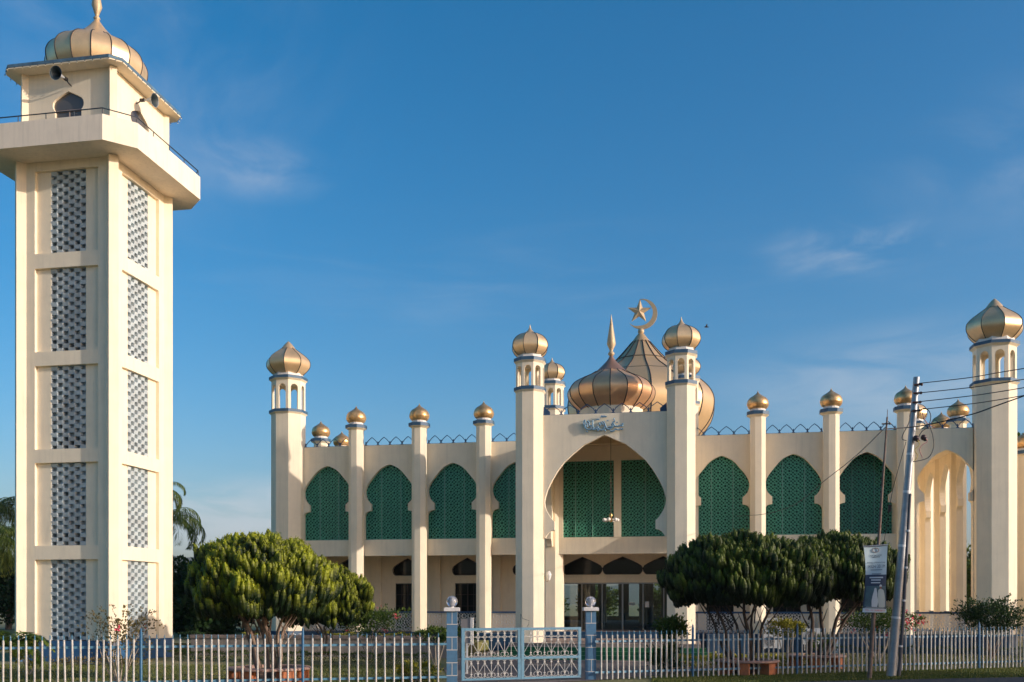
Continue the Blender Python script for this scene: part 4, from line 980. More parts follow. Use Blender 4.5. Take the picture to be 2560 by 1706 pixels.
def conifer(loc, crown_c, rad, n_cl, label, stems, trunk_m=BARK, group=None, leafm=THUJA, seedv=1, per=34, ls=.045):
    e = empty('clipped_conifer', loc, label, 'tree', group)
    g = np.random.default_rng(seedv)
    # upright plumes over an upper-heavy, lumpy dome
    m = n_cl; u = unit(g.normal(size=(m*3, 3))); u = u[u[:, 2] > -.62][:m]
    az = np.arctan2(u[:, 1], u[:, 0])
    lump = 1+.05*np.sin(az*9+seedv+5*u[:, 2])+.05*np.sin(u[:, 0]*13+seedv*2+u[:, 1]*7)+.05*np.sin(u[:, 2]*15+u[:, 0]*11)
    rr = 1-.30*g.random(len(u))**1.6
    C = u*(rr*lump)[:, None]*np.array(rad)
    C[:, 2] = np.where(C[:, 2] < 0, C[:, 2]*.92, C[:, 2])
    C = C+np.array(crown_c)
    outw = unit(u*np.array([1, 1, .5]))
    K = per; n = len(C)
    cs = g.uniform(.7, 1.35, n)
    ax = unit(np.array([0, 0, 1.0])+outw*.28+g.normal(0, .10, (n, 3)))
    t = g.uniform(0, 1, (n, K))**.85; ang = g.uniform(0, 2*PI, (n, K))
    rad_t = .088*np.sin(PI*np.clip(t*.78+.14, 0, 1))**.7
    b1 = unit(np.cross(ax, np.array([.3, .9, .1]))); b2 = np.cross(ax, b1)
    dirv = b1[:, None, :]*np.cos(ang)[..., None]+b2[:, None, :]*np.sin(ang)[..., None]
    P = C[:, None, :]+ax[:, None, :]*((t-.45)*.46*cs[:, None])[..., None]+dirv*(rad_t*cs[:, None])[..., None]
    P = P.reshape(-1, 3); D = (dirv+ax[:, None, :]*.25).reshape(-1, 3); A = np.repeat(ax, K, 0)
    global rng
    rng = g
    Q1 = leaves(P, D*2.2, A+.25*D, ls, ls*.62, .16)
    tint = np.clip(np.repeat(g.uniform(0, .3, n), K)+.95*(t.reshape(-1)-.40)+g.uniform(-.06, .06, n*K), 0, 1)**1.7  # painted shade between plumes: dark at the base, bright at the tip
    # closed lobes under the leaf fuzz
    NA, NT = 8, 6; tt = np.linspace(0, 1, NT+1); rr_ = .074*np.sin(PI*np.clip(tt*.84+.10, 0, 1))**.75; rr_[0] *= .4; rr_[-1] = .012
    aa = np.linspace(0, 2*PI, NA+1)
    wob = 1+g.uniform(-.16, .16, (n, NT+1, NA+1)); wob[:, :, -1] = wob[:, :, 0]
    dv = b1[:, None, :]*np.cos(aa)[None, :, None]+b2[:, None, :]*np.sin(aa)[None, :, None]
    V = C[:, None, None, :]+ax[:, None, None, :]*(((tt-.45)[None, :]*.44*cs[:, None])[:, :, None, None])+dv[:, None, :, :]*(rr_[None, :, None]*wob*cs[:, None, None])[..., None]
    Q2 = np.stack([V[:, :-1, :-1], V[:, :-1, 1:], V[:, 1:, 1:], V[:, 1:, :-1]], 3).reshape(-1, 4, 3)
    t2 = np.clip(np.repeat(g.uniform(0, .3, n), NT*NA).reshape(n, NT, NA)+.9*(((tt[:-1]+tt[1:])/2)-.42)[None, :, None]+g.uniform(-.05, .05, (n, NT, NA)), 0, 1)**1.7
    quads_obj('crown', np.concatenate([Q1, Q2]), None, leafm, e, crown_c, np.concatenate([tint, t2.reshape(-1)]))
    # inner foliage mass so the crown is dense
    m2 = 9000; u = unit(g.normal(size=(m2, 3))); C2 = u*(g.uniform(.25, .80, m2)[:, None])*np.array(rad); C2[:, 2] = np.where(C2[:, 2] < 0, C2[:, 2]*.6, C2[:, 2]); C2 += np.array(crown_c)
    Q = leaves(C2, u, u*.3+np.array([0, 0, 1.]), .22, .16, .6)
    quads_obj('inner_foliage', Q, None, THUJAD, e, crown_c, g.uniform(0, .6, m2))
    mb = MB()
    for (dx, dy, r0, tx, ty, tz) in stems:
        b = Vector((loc[0]+dx, loc[1]+dy, loc[2])); t_ = Vector((crown_c[0]+tx, crown_c[1]+ty, crown_c[2]+tz)); pts = []
        for i in range(8):
            f = i/7; p = b.lerp(t_, f); w_ = math.sin(f*PI)*.12; pts.append((p.x+w_*math.sin(f*5+dx*9), p.y+w_*math.cos(f*4+dy*7), p.z+.18*math.sin(f*PI)))
        mb.tube(pts, [r0*(1-.65*i/7) for i in range(8)], 8)
        for q in range(3):
            f = .55+.12*q; p = b.lerp(t_, f); d = Vector((g.uniform(-1, 1), g.uniform(-1, 1), .9)).normalized()
            mb.tube([p, p+d*.35, p+d*.75+Vector((0, 0, .1))], [r0*.35, r0*.25, r0*.1], 5)
    mb.build('trunk', trunk_m, e)
    return e
def stems_for(n, sp, r, g, tx, tz=-.4):
    out = []
    for i in range(n):
        a = 2*PI*i/n+g.uniform(-.3, .3); out.append((sp*math.cos(a), sp*math.sin(a), r*g.uniform(.7, 1.1), tx*math.cos(a)*g.uniform(.6, 1.1), tx*math.sin(a)*g.uniform(.6, 1.1), tz+g.uniform(-.3, .3)))
    return out
gA = np.random.default_rng(3)
bA = wd(672, 27.8); cA = wd(650, 27.9)
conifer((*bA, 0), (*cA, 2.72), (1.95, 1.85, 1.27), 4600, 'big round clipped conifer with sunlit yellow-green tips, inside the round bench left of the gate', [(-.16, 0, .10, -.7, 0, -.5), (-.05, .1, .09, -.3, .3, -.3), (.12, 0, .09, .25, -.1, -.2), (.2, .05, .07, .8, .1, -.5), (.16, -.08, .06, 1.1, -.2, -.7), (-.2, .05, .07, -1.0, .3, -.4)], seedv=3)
bB = wd(812, 37.5); cB = wd(812, 37.5)
conifer((*bB, .3), (*cB, 2.25), (1.8, 1.3, 1.25), 2900, 'smaller clipped conifer behind the big one, in front of the ground floor windows', stems_for(3, .12, .06, gA, .5, -.6), seedv=8)
bC = wd(1868, 31.4); cC = wd(1862, 31.6)
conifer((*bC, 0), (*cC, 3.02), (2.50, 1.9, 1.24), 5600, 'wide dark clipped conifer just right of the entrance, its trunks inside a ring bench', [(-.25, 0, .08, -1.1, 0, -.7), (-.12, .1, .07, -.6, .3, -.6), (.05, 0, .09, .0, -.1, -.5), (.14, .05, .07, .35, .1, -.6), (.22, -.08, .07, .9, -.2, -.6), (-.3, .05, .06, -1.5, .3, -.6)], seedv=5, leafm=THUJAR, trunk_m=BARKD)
bD = wd(2040, 34.5); cD = wd(2092, 34.6)
conifer((*bD, 0), (*cD, 3.22), (2.2, 1.7, 1.26), 4600, 'dark clipped conifer behind the hanging banner, merging with the wide conifer on its left', [(-.15, 0, .10, -1.0, 0, -.7), (.05, .1, .09, -.4, .3, -.5), (.1, 0, .09, .5, -.1, -.6), (.22, .05, .07, 1.1, .1, -.5)], seedv=9, leafm=THUJAR, trunk_m=BARKD)

def palm(loc, hgt, nfr, flen, label, lean=(0, 0), name='palm_tree', tr=.16, seedv=1, leafw=.05, droop=1.0, trunk=True, m=PALM, ld=.45):
    e = empty(name, loc, label, 'palm tree' if trunk else 'plant'); g = np.random.default_rng(seedv)
    top = Vector((loc[0]+lean[0], loc[1]+lean[1], loc[2]+hgt))
    if trunk:
        mb = MB(); pts = [Vector(loc).lerp(top, f)+Vector((0, 0, 0)) for f in np.linspace(0, 1, 10)]
        mb.tube(pts, [tr*(1.25-.35*f) for f in np.linspace(0, 1, 10)], 12)
        mb.tube([top-Vector((0, 0, .1)), top+Vector((0, 0, .7))], [tr*.95, tr*.5], 12, mi=1); mb.build('trunk', [BARKL, MATS['palm_leaf']], e)
    mb = MB(); Q = []; T = []
    for i in range(nfr):
        az = 2*PI*i/nfr*1.0+g.uniform(-.25, .25); el = g.uniform(.1, 1.25); L_ = flen*g.uniform(.8, 1.1)
        dh = np.array([math.cos(az), math.sin(az), 0]); n_ = 16; p = np.array(top)+np.array([0, 0, .45 if trunk else 0]); pts = []; a = el
        for j in range(n_+1):
            pts.append(p.copy()); a -= droop*(.09+.012*j); p = p+(dh*math.cos(a)+np.array([0, 0, math.sin(a)]))*L_/n_
        pts = np.array(pts); mb.tube([tuple(q) for q in pts], [.03*(1-.8*j/n_) for j in range(n_+1)], 5)
        side = np.cross(dh, [0, 0, 1.])
        for j in range(2, n_+1):
            for rep in range(3):
                f = (j-rep/3)/n_; c = pts[j-1]+(pts[j]-pts[j-1])*(1-rep/3); tdir = unit(pts[j]-pts[j-1])
                ll = flen*.20*math.sin(PI*min(1, f*.9+.08))**.6+.05
                for s_ in (-1, 1):
                    d = unit(side*s_+tdir*.65+np.array([0, 0, -ld*droop])+g.normal(0, .12, 3)); w2 = unit(np.cross(d, [0, 0, 1.]))*leafw*.5
                    mid = c+d*ll*.5; end = c+d*ll+np.array([0, 0, -ll*.66*ld*droop])
                    Q.append([c, mid+w2, end, mid-w2]); T.append(g.uniform(0, 1)*.6+(.4 if el < .3 else 0))
    mb.build('frond_stalk', m, e); quads_obj('frond_leaf', np.array(Q), None, m, e, tuple(top), np.array(T))
    return e
x_, y_ = wd(410, 62); palm((x_, y_, 0), 6.9, 24, 3.5, 'tall feather palm showing to the right of the tower, behind it', seedv=4, leafw=.05, droop=1.0)
x_, y_ = wd(400, 70); palm((x_, y_, 0), 9.7, 16, 2.4, 'taller palm whose tip shows just right of the tower, above the other palm', seedv=14, leafw=.05, droop=1.0)
x_, y_ = wd(-40, 50); palm((x_, y_, 0), 5.0, 40, 3.0, 'drooping feather palm at the left edge, behind the tower', seedv=6, leafw=.05, droop=1.0)
x_, y_ = wd(-14, 57); palm((x_, y_, 0), 7.2, 34, 2.9, 'taller palm at the left edge, its crown above the drooping palm', seedv=16, leafw=.05, droop=.95)
x_, y_ = wd(20, 26.0); palm((x_, y_, 0), 1.05, 18, 1.35, 'young areca palm just behind the fence at the left edge', seedv=21, leafw=.05, droop=.62, trunk=False, name='areca_palm', m=ARECA, ld=.12)

def bush(name, loc, rad, n, m, label, cat='bush', group=None, leaf=(.09, .05), stems=4, seedv=1, z0=.35, flowers=None, hollow=.55, sprays=0, trunkh=None, stm=BARKL, flat=.6):
    e = empty(name, loc, label, cat, group); g = np.random.default_rng(seedv)
    global rng
    rng = g
    c = np.array(loc)+np.array([0, 0, z0+rad[2]])
    k = max(6, n//55); cu = unit(g.normal(size=(k, 3)))*g.uniform(hollow, 1, (k, 1))*np.array(rad)*.85
    cl = cu[g.integers(0, k, n)]+g.normal(0, 1, (n, 3))*np.array(rad)*.17
    P = c+cl; out_ = unit(cl/np.array(rad))
    if sprays:
        SP = []
        for i in range(sprays):
            a = g.uniform(0, 2*PI); el = g.uniform(.2, 1.2); d = np.array([math.cos(a)*math.cos(el), math.sin(a)*math.cos(el), math.sin(el)])
            f = g.uniform(.5, 1.45, 34)[:, None]; SP.append(c+d*np.array(rad)*f+np.array([0, 0, 1])*(-.12*(f-.5)**2)+g.normal(0, .028, (34, 3)))
        SP = np.concatenate(SP); P = np.concatenate([P, SP]); out_ = np.concatenate([out_, unit(SP-c)])
    Q = leaves(P, out_, out_*.8+np.array([0, 0, .5]), leaf[0], leaf[1], .6)
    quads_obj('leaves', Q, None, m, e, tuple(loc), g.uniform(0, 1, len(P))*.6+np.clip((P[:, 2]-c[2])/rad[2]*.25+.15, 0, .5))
    mb = MB()
    for i in range(stems):
        a = 2*PI*i/stems+g.uniform(-.4, .4); t_ = c+np.array([math.cos(a)*rad[0]*.6, math.sin(a)*rad[1]*.6, g.uniform(-.3, .5)*rad[2]]); b = np.array(loc)+np.array([math.cos(a)*.04, math.sin(a)*.04, 0])
        mid = (b+t_)/2+g.normal(0, .06, 3); mb.tube([tuple(b), tuple(mid), tuple(t_)], [.028, .02, .008], 6)
    if sprays:
        pass
    mb.build('stem', stm, e)
    if flowers:
        fm, fn, fs = flowers; kk = unit(g.normal(size=(max(2, fn//9), 3)))*np.array(rad)*.95; FP = c+kk[g.integers(0, len(kk), fn)]+g.normal(0, .05, (fn, 3))
        quads_obj('flowers', leaves(FP, unit(FP-c), g.normal(0, 1, (fn, 3)), fs, fs*.8, .8), None, fm, e, tuple(loc))
    return e
def hedge(name, pts, hgt, wid, m, label, seedv, group=None, dens=700, leaf=(.06, .035)):
    """clipped hedge along a polyline"""
    g = np.random.default_rng(seedv); global rng
    rng = g
    P = []; O = []
    for a, b in zip(pts[:-1], pts[1:]):
        a = np.array(a); b = np.array(b); L_ = np.linalg.norm(b-a); n = int(L_*dens); t = g.uniform(0, 1, n); u = (b-a)/L_; nn = np.array([-u[1], u[0]])
        xy = a+(b-a)*t[:, None]; hh = hgt*(1+.12*np.sin(t*L_*5+seedv)+.07*np.sin(t*L_*13)); th = g.uniform(-1, 1, n); zz = np.where(g.random(n) < .45, hh, hh*g.random(n)); xy = xy+nn*(th*wid/2*np.where(zz < hh, np.sign(th)/np.maximum(np.abs(th), .05)*np.where(g.random(n) < .7, 1, np.abs(th)), 1))[:, None]
        P.append(np.column_stack([xy, zz+g.normal(0, .02, n)])); O.append(np.column_stack([nn[0]*th, nn[1]*th, np.full(n, .5)]))
    P = np.concatenate(P); O = np.concatenate(O); P[:, 2] += 0
    base = (float(pts[0][0]), float(pts[0][1]), 0)
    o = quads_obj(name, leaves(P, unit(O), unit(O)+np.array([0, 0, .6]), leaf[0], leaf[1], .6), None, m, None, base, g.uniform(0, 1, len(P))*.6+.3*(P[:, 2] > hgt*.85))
    return tag(o, label, 'hedge', group)
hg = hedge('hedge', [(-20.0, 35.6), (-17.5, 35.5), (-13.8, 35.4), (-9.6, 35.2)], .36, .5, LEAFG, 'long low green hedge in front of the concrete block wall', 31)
def raise_(o, z): o.location.z += z; return o
raise_(hedge('clipped_hedge', [(-19.6, 41.2), (-18.5, 41.2)], .36, .6, LEAFY, 'short yellow-green clipped hedge at the foot of the left corner minaret', 32, 'clipped hedges on the terrace'), .5)
raise_(hedge('clipped_hedge', [(-15.7, 41.0), (-14.3, 41.0)], .42, .6, LEAFY, 'yellow-green clipped hedge between the two conifers, above the block wall', 33, 'clipped hedges on the terrace'), .5)
raise_(hedge('clipped_hedge', [(-13.5, 41.4), (-11.9, 41.4)], .40, .6, LEAFY, 'yellow-green clipped hedge right below the flowering shrub', 34, 'clipped hedges on the terrace'), .5)
raise_(hedge('clipped_hedge', [(-11.8, 42.4), (-10.2, 42.4)], .38, .6, LEAFD, 'dark green clipped hedge behind the left end of the gate area', 35, 'clipped hedges on the terrace'), .5)
raise_(hedge('clipped_hedge', [(-23.5, 42.6), (-22.3, 42.6)], .36, .6, LEAFD, 'small dark clipped hedge just right of the foot of the tower', 36, 'clipped hedges on the terrace'), .5)
hedge('hedge', [(6.0, 43.6), (12.5, 43.0), (16, 42.9)], .38, .6, LEAFD, 'long low dark hedge at the foot of the blue plinth, at the right', 37)
hedge('flower_bed', [(-.4, 34.8), (1.2, 36.0), (4.2, 35.5)], .34, .7, LEAFY, 'low bed of yellow-green croton leaves behind the fence, right of the driveway', 38, dens=260, leaf=(.12, .07))
x_, y_ = wd(300, 26.6)
bush('bougainvillea', (x_, y_, 0), (1.05, .7, .75), 800, LEAFR, 'loose leggy shrub with a few reddish flowers in front of the tower', 'shrub', leaf=(.075, .05), stems=7, seedv=41, z0=.55, flowers=(RED, 14, .06), hollow=.2, sprays=16)
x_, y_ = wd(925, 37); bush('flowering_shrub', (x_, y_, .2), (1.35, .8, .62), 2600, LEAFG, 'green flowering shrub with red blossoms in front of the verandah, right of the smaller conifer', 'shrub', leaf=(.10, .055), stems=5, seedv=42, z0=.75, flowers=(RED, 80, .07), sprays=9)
x_, y_ = wd(1090, 33); bush('topiary_shrub', (x_, y_, .1), (.75, .5, .25), 1400, LEAFG, 'small flat-topped shrub on pale stems just left of the left gate pillar', 'shrub', leaf=(.09, .055), stems=5, seedv=43, z0=.85, flowers=(ORNG, 30, .06))
x_, y_ = wd(1168, 34); bush('round_shrub', (x_, y_, .1), (.36, .36, .30), 900, LEAFG, 'small round green shrub behind the left gate pillar', 'shrub', leaf=(.10, .05), stems=3, seedv=44, z0=.8)
x_, y_ = wd(1040, 28.3); bush('low_plant', (x_, y_, 0), (.75, .4, .28), 520, LEAFY, 'low yellowish plant behind the fence, left of the gate', 'plant', leaf=(.14, .05), stems=6, seedv=45, z0=.0, sprays=6)
x_, y_ = wd(1680, 33.5); bush('round_shrub', (x_, y_, 0), (.62, .55, .42), 2200, LEAFG, 'rounded pale green shrub in front of the right portal minaret', 'shrub', leaf=(.13, .06), stems=4, seedv=46, z0=1.0)
x_, y_ = wd(1668, 31.5); bush('low_plant', (x_, y_, 0), (.62, .5, .45), 1100, LEAFD, 'dark bushy plant behind the fence, just right of the driveway', 'plant', leaf=(.13, .06), stems=5, seedv=47, z0=.05)
x_, y_ = wd(1965, 37); bush('topiary_shrub', (x_, y_, 0), (.72, .5, .34), 1600, LEAFY, 'yellow-topped shrub on pale stems between the two dark conifers', 'shrub', leaf=(.10, .06), stems=5, seedv=48, z0=1.0)
x_, y_ = wd(2055, 36.5); bush('low_plant', (x_, y_, 0), (.5, .4, .42), 700, LEAFG, 'leafy plant beside the far bench, below the white air conditioner', 'plant', leaf=(.13, .05), stems=5, seedv=49, z0=.25)
x_, y_ = wd(2195, 38); bush('flowering_shrub', (x_, y_, 0), (1.5, .7, .55), 2400, LEAFG, 'bougainvillea with red flower tufts behind the leaning poles', 'shrub', leaf=(.10, .06), stems=6, seedv=50, z0=1.0, flowers=(RED, 60, .09))
x_, y_ = wd(2290, 37); bush('flowering_shrub', (x_, y_, 0), (.35, .3, .25), 200, LEAFG, 'sprig with bright red flowers just right of the big utility pole', 'shrub', leaf=(.09, .05), stems=3, seedv=54, z0=1.35, flowers=(RED, 70, .09))
x_, y_ = wd(2478, 40); bush('leafy_shrub', (x_, y_, 0), (1.35, 1.0, .72), 5200, LEAFD, 'dense dark leafy shrub in front of the right corner minaret', 'shrub', leaf=(.11, .06), stems=6, seedv=51, z0=1.0, sprays=13, stm=BARK)
x_, y_ = wd(70, 31); bush('low_plant', (x_, y_, 0), (.6, .4, .45), 500, LEAFY, 'yellow and orange croton beside the areca palm at the left edge', 'plant', leaf=(.16, .07), stems=5, seedv=52, z0=.25)
x_, y_ = wd(250, 36); bush('low_plant', (x_, y_, 0), (2.6, .4, .14), 900, LEAFR, 'row of low reddish plants at the foot of the tower', 'plant', leaf=(.10, .05), stems=5, seedv=53, z0=.0)
# background trees
def bgtree(loc, rad, zc, n, m, label, seedv, leaf=(.34, .22), tr=.2, name='broadleaf_tree', group='trees behind the mosque'):
    e = empty(name, loc, label, 'tree', group); g = np.random.default_rng(seedv); global rng
    rng = g
    k = 40; cc = unit(g.normal(size=(k, 3)))*g.uniform(.35, 1, (k, 1))*np.array(rad)*.8; idx = g.integers(0, k, n); off = unit(g.normal(size=(n, 3)))*g.uniform(.5, 1, (n, 1))*np.array(rad)*.30
    P = np.array([loc[0], loc[1], loc[2]+zc])+cc[idx]+off; o_ = unit(off)
    quads_obj('crown', leaves(P, o_, o_+np.array([0, 0, .4]), leaf[0], leaf[1], .7), None, m, e, (loc[0], loc[1], loc[2]+zc), g.uniform(0, .6, n)+.3*(g.random(k)[idx]))
    mb = MB(); top = (loc[0], loc[1], loc[2]+zc); mb.tube([loc, (loc[0]+.1, loc[1], loc[2]+zc*.5), top], [tr*1.2, tr, tr*.6], 8)
    for i in range(7):
        d = cc[i*4]; mb.tube([(loc[0], loc[1], loc[2]+zc*.6), (loc[0]+d[0]*.5, loc[1]+d[1]*.5, loc[2]+zc+d[2]*.4-.2), (loc[0]+d[0], loc[1]+d[1], loc[2]+zc+d[2])], [tr*.5, tr*.3, tr*.1], 6)
    mb.build('trunk', BARK, e)
for i, (px, d, rx, zc, rz, lb) in enumerate([(470, 62, 2.6, 2.7, 2.6, 'dark tree behind the big conifer, nearest the tower'), (560, 60, 3.0, 2.7, 2.6, 'dark tree hidden behind the left half of the big conifer'), (660, 64, 3.0, 2.4, 2.4, 'dark tree behind the big conifer, nearest the left corner minaret'), (20, 66, 4, 3, 3.2, 'dark tree mass behind the palms at the left edge'), (515, 52, 1.9, 1.6, 1.6, 'dark round bush behind the left side of the big conifer')]):
    x_, y_ = wd(px, d); bgtree((x_, y_, 0), (rx, rx, rz), zc, 9000, LEAFD, lb, 60+i, group='dark trees behind the left conifer')
for i, (px, d, rx, zc, rz, lb) in enumerate([(2600, 62, 3.2, 10.6, 2.4, 'tree top against the sky past the right corner minaret'), (2590, 56, 2.6, 3.6, 3.4, 'green tree low at the right edge, past the corner minaret'), (2460, 75, 4, 4, 3.4, 'tree seen through the right porch')]):
    x_, y_ = wd(px, d); bgtree((x_, y_, 0), (rx, rx, rz), zc, 8000, LEAFG, lb, 70+i, group='trees right of the mosque')
for i, (x_, rr_, lb) in enumerate([(-13, 2.4, 'left of the added trees standing in for reflections in the glass doors'), (-6.5, 2.6, 'middle one of the added trees standing in for reflections in the glass doors'), (.5, 2.2, 'right one of the added trees standing in for reflections in the glass doors')]):
    bgtree((x_-1.5*i, 86+i, 0), (rr_, 1.6, 1.7), 2.2, 2500, LEAFG, lb, 90+i, group='trees added behind the prayer hall')  # unseen trees, added to imitate foliage reflected in the door glass
# street trees further up the road: they shade the right half of the garden
for i, (x_, y_, rx, zc, rz, lb) in enumerate([(34, 26.2, 3.6, 7.6, 3.4, 'street tree east of the garden, nearest the road'), (44, 33.5, 4.2, 6.6, 3.6, 'spreading street tree east of the garden, the middle one'), (47, 41.5, 4.2, 7.0, 3.6, 'street tree east of the mosque, farthest from the road')]):
    bgtree((x_, y_, 0), (rx, rx, rz), zc, 9000, LEAFG, lb, 80+i, group='street trees east of the mosque')

# grass blades on the verge and the lawn
def grass(name, polys, n, hgt, label_=None):
    g = np.random.default_rng(11); global rng
    rng = g; P = []
    for (fn, k) in polys: P.append(fn(g, int(n*k)))
    P = np.concatenate(P); m = len(P)
    o = quads_obj(name, leaves(P, g.normal(0, 1, (m, 3)), np.tile([0, 0, 1.], (m, 1)), hgt, .022, .45), None, GRASSM, None, (0, 0, 0), g.uniform(0, 1, m)*.7)
    o['kind'] = 'stuff'; return o
def verge(g, n):
    t = g.uniform(0, 1, n)**.9; px = 1630+t*950; out_ = []
    s = g.uniform(0, 1, n)
    for p, q in zip(px, s):
        a = wd(p, dpx(p)+.35); d2 = 28.35+(p-2000)/560*1.75 if p > 2000 else 28.2; b = wd(p, d2)
        out_.append((a[0]+(b[0]-a[0])*q, a[1]+(b[1]-a[1])*q, 0))
    return np.array(out_)
def lawn(g, n):
    px = g.uniform(-20, 1100, n); d = g.uniform(27, 36, n); a = (px-1280)/F
    return np.column_stack([d*(a*CT-ST), d*(a*ST+CT), np.zeros(n)])
def lawn2(g, n):
    px = g.uniform(1640, 2560, n); d = g.uniform(31, 42, n); a = (px-1280)/F
    return np.column_stack([d*(a*CT-ST), d*(a*ST+CT), np.zeros(n)])
grass('grass', [(verge, .42), (lawn, .38), (lawn2, .2)], 80000, .065)

# ==================================================================== BENCHES
def bench(p, diam, label, m1=BRICKR):
    e = empty('round_bench', (*p, 0), label, 'bench', 'ring benches around the trees')
    ro = diam/2; ri = ro-.42
    m_ = MB(); m_.lathe(0, 0, [(ri, .40), (ro, .40), (ro+.01, .42), (ro+.01, .46), (ro-.02, .475), (ri, .475), (ri, .40)], 40, 0, 0, True, cap=False, gore=False)
    o = m_.build('seat_ring', BENCHT, e, local=True); o.location = (0, 0, 0)
    for k in range(6):
        a = 2*PI*k/6+.35; m_ = MB(); m_.box(ri+.04, ro-.05, -.16, .16, 0, .399); o = m_.build('leg', m1, e, local=True); o.location = (0, 0, 0); o.rotation_euler = (0, 0, a)
bench(bA, 2.32, 'ring bench with orange tiled legs around the conifer left of the gate')
bench(bC, 1.98, 'ring bench around the wide dark conifer, the nearer of the two on the right')
bench(bD, 2.0, 'ring bench around the conifer behind the banner, the farther of the two on the right')

# ==================================================================== POLES, WIRES, BANNER
def P3(px, py, d): x, y = wd(px, d); return Vector((x, y, H+(HY-py)*d/F))
b_ = P3(2228, 1693, 30.3); t_ = P3(2291.5, 943.5, 30.0); b_.z = 0
e = empty('utility_pole', tuple(b_), 'tall grey tapered steel utility pole leaning to the right, with clamps and cables', 'utility pole')
m_ = MB(); K = 14
m_.tube([b_.lerp(t_, i/K) for i in range(K+1)], [.145-.055*i/K for i in range(K+1)], 16)
m_.build('shaft', POLE, e)
m_ = MB()
for f in (.2, .44, .62, .745): 
    c = b_.lerp(t_, f); dd = (t_-b_).normalized()*.035; r = .145-.055*f+.006; m_.tube([c-dd, c+dd], r, 16)
m_.build('clamp_band', ACW, e)
m_ = MB()
for py in (962, 983, 1006, 1027):
    c = P3(2297-(py-943)*.084, py, 29.9); m_.tube([c-Vector((.12, 0, 0)), c+Vector((.10, 0, 0))], .03, 6); m_.sphere(c+Vector((.10, 0, 0)), .045, 8, 6)
for px, py in ((2290, 1096), (2309, 1094)): m_.sphere(P3(px, py, 29.9), .09, 8, 6); m_.sphere(P3(px+4, py+4, 29.85), .07, 8, 6)
m_.build('insulator', mat('dark_brown_porcelain', (.07, .03, .025), .4), e)
for nm, col_, pts in (('black_tail', RUBBER, [(2282, 1155), (2320, 1145), (2334, 1118), (2332, 1090), (2326, 1070), (2322, 1060)]), ('yellow_tail', mat('yellow_cable', (.55, .42, .12), .6), [(2286, 1152), (2294, 1140), (2287, 1125), (2299, 1112), (2293, 1100)]),
                      ('pink_tail', mat('pink_cable', (.55, .25, .20), .6), [(2306, 1144), (2299, 1125), (2307, 1112), (2318, 1105), (2315, 1098)]), ('black_tail', RUBBER, [(2297, 1092), (2306, 1078), (2324, 1067)]),
                      ('black_tail', RUBBER, [(2300, 1040), (2303, 1025), (2316, 1022), (2326, 1035), (2326, 1052), (2321, 1062)]), ('pink_tail', MATS['pink_cable'], [(2303, 1022), (2310, 1045), (2320, 1060), (2338, 1070)]),
                      ('black_tail', RUBBER, [(2282, 1025), (2276, 1035), (2272, 1058), (2258, 1085), (2256, 1098), (2266, 1102)]), ('black_tail', RUBBER, [(2293, 1027), (2285, 1025), (2277, 1030), (2274, 1042)])):
    m_ = MB(); m_.tube(smoothprof([tuple(P3(px, py, 29.8)) for px, py in pts], 4), .013, 6); m_.build(nm, col_, e)
# service pipe strapped beside the pole
m_ = MB(); a = P3(2247, 1684, 30.3); a.z = 0; c = P3(2276, 1235, 30.0)
m_.tube([a, a.lerp(c, .33)+Vector((.02, 0, 0)), a.lerp(c, .66), c], [.055, .05, .045, .035], 10)
for f in (.17, .42, .6, .8): q = a.lerp(c, f); dd = (c-a).normalized()*.03; m_.tube([q-dd, q+dd], .062, 10, mi=1)
m_.build('service_pipe', [mat('dark_pipe', (.10, .10, .11), .6, var=.2), ACW], e)
# wires
def wire(pts, label, r=.011, d0=29.9):
    m_ = MB(); q = [tuple(P3(px, py, d)) for px, py, d in pts]; m_.tube(smoothprof(q, 5), r, 5)
    tag(m_.build('overhead_wire', RUBBER), label, 'cable', 'overhead wires')
for k, (lb, pts) in enumerate([
    ('topmost overhead wire from the utility pole to the right', [(2296, 959, 29.9), (2420, 945, 29), (2490, 933, 28), (2600, 915, 27)]),
    ('second overhead wire from the top of the utility pole', [(2295, 983, 29.9), (2420, 970, 29), (2490, 960, 28), (2600, 942, 27)]),
    ('third overhead wire from the top of the utility pole', [(2294, 1005, 29.9), (2420, 991, 29), (2490, 981, 28), (2600, 963, 27)]),
    ('fourth overhead wire from the top of the utility pole', [(2296, 1025, 29.9), (2420, 1011, 29), (2490, 1001, 28), (2600, 982, 27)]),
    ('lowest thick black cable running from the poles up to the right', [(2208, 1073, 29.4), (2270, 1069, 29.7), (2330, 1060, 29.6), (2430, 1036, 29), (2490, 1015, 28), (2600, 976, 27)])]):
    wire(pts, lb, .013 if k < 4 else .018)
wire([(2216, 1066, 29.4), (2140, 1140, 31), (2058, 1205, 34), (1990, 1260, 37), (1915, 1285, 41), (1832, 1291, 46.9)], 'cable sagging from the thin pole to the green lattice window', .012)
# thin leaning pole with banner
b2 = P3(2173, 1699, 29.3); t2 = P3(2218, 1043, 29.2); b2.z = 0
e = empty('thin_pole', tuple(b2), 'thin rusty leaning pole that carries the banner', 'pole')
m_ = MB(); m_.tube([b2.lerp(t2, i/10) for i in range(11)], [.070-.046*i/10 for i in range(11)], 12); m_.build('shaft', RUST, e)
m_ = MB(); q = P3(2216, 1060, 29.2); m_.tube([q-Vector((.13, 0, 0)), q+Vector((.10, 0, 0))], .022, 6); m_.tube([t2, t2+Vector((.01, 0, .22))], .009, 5); m_.sphere(q+Vector((.1, 0, 0)), .035, 8, 6); m_.build('crossbar', RUST, e)
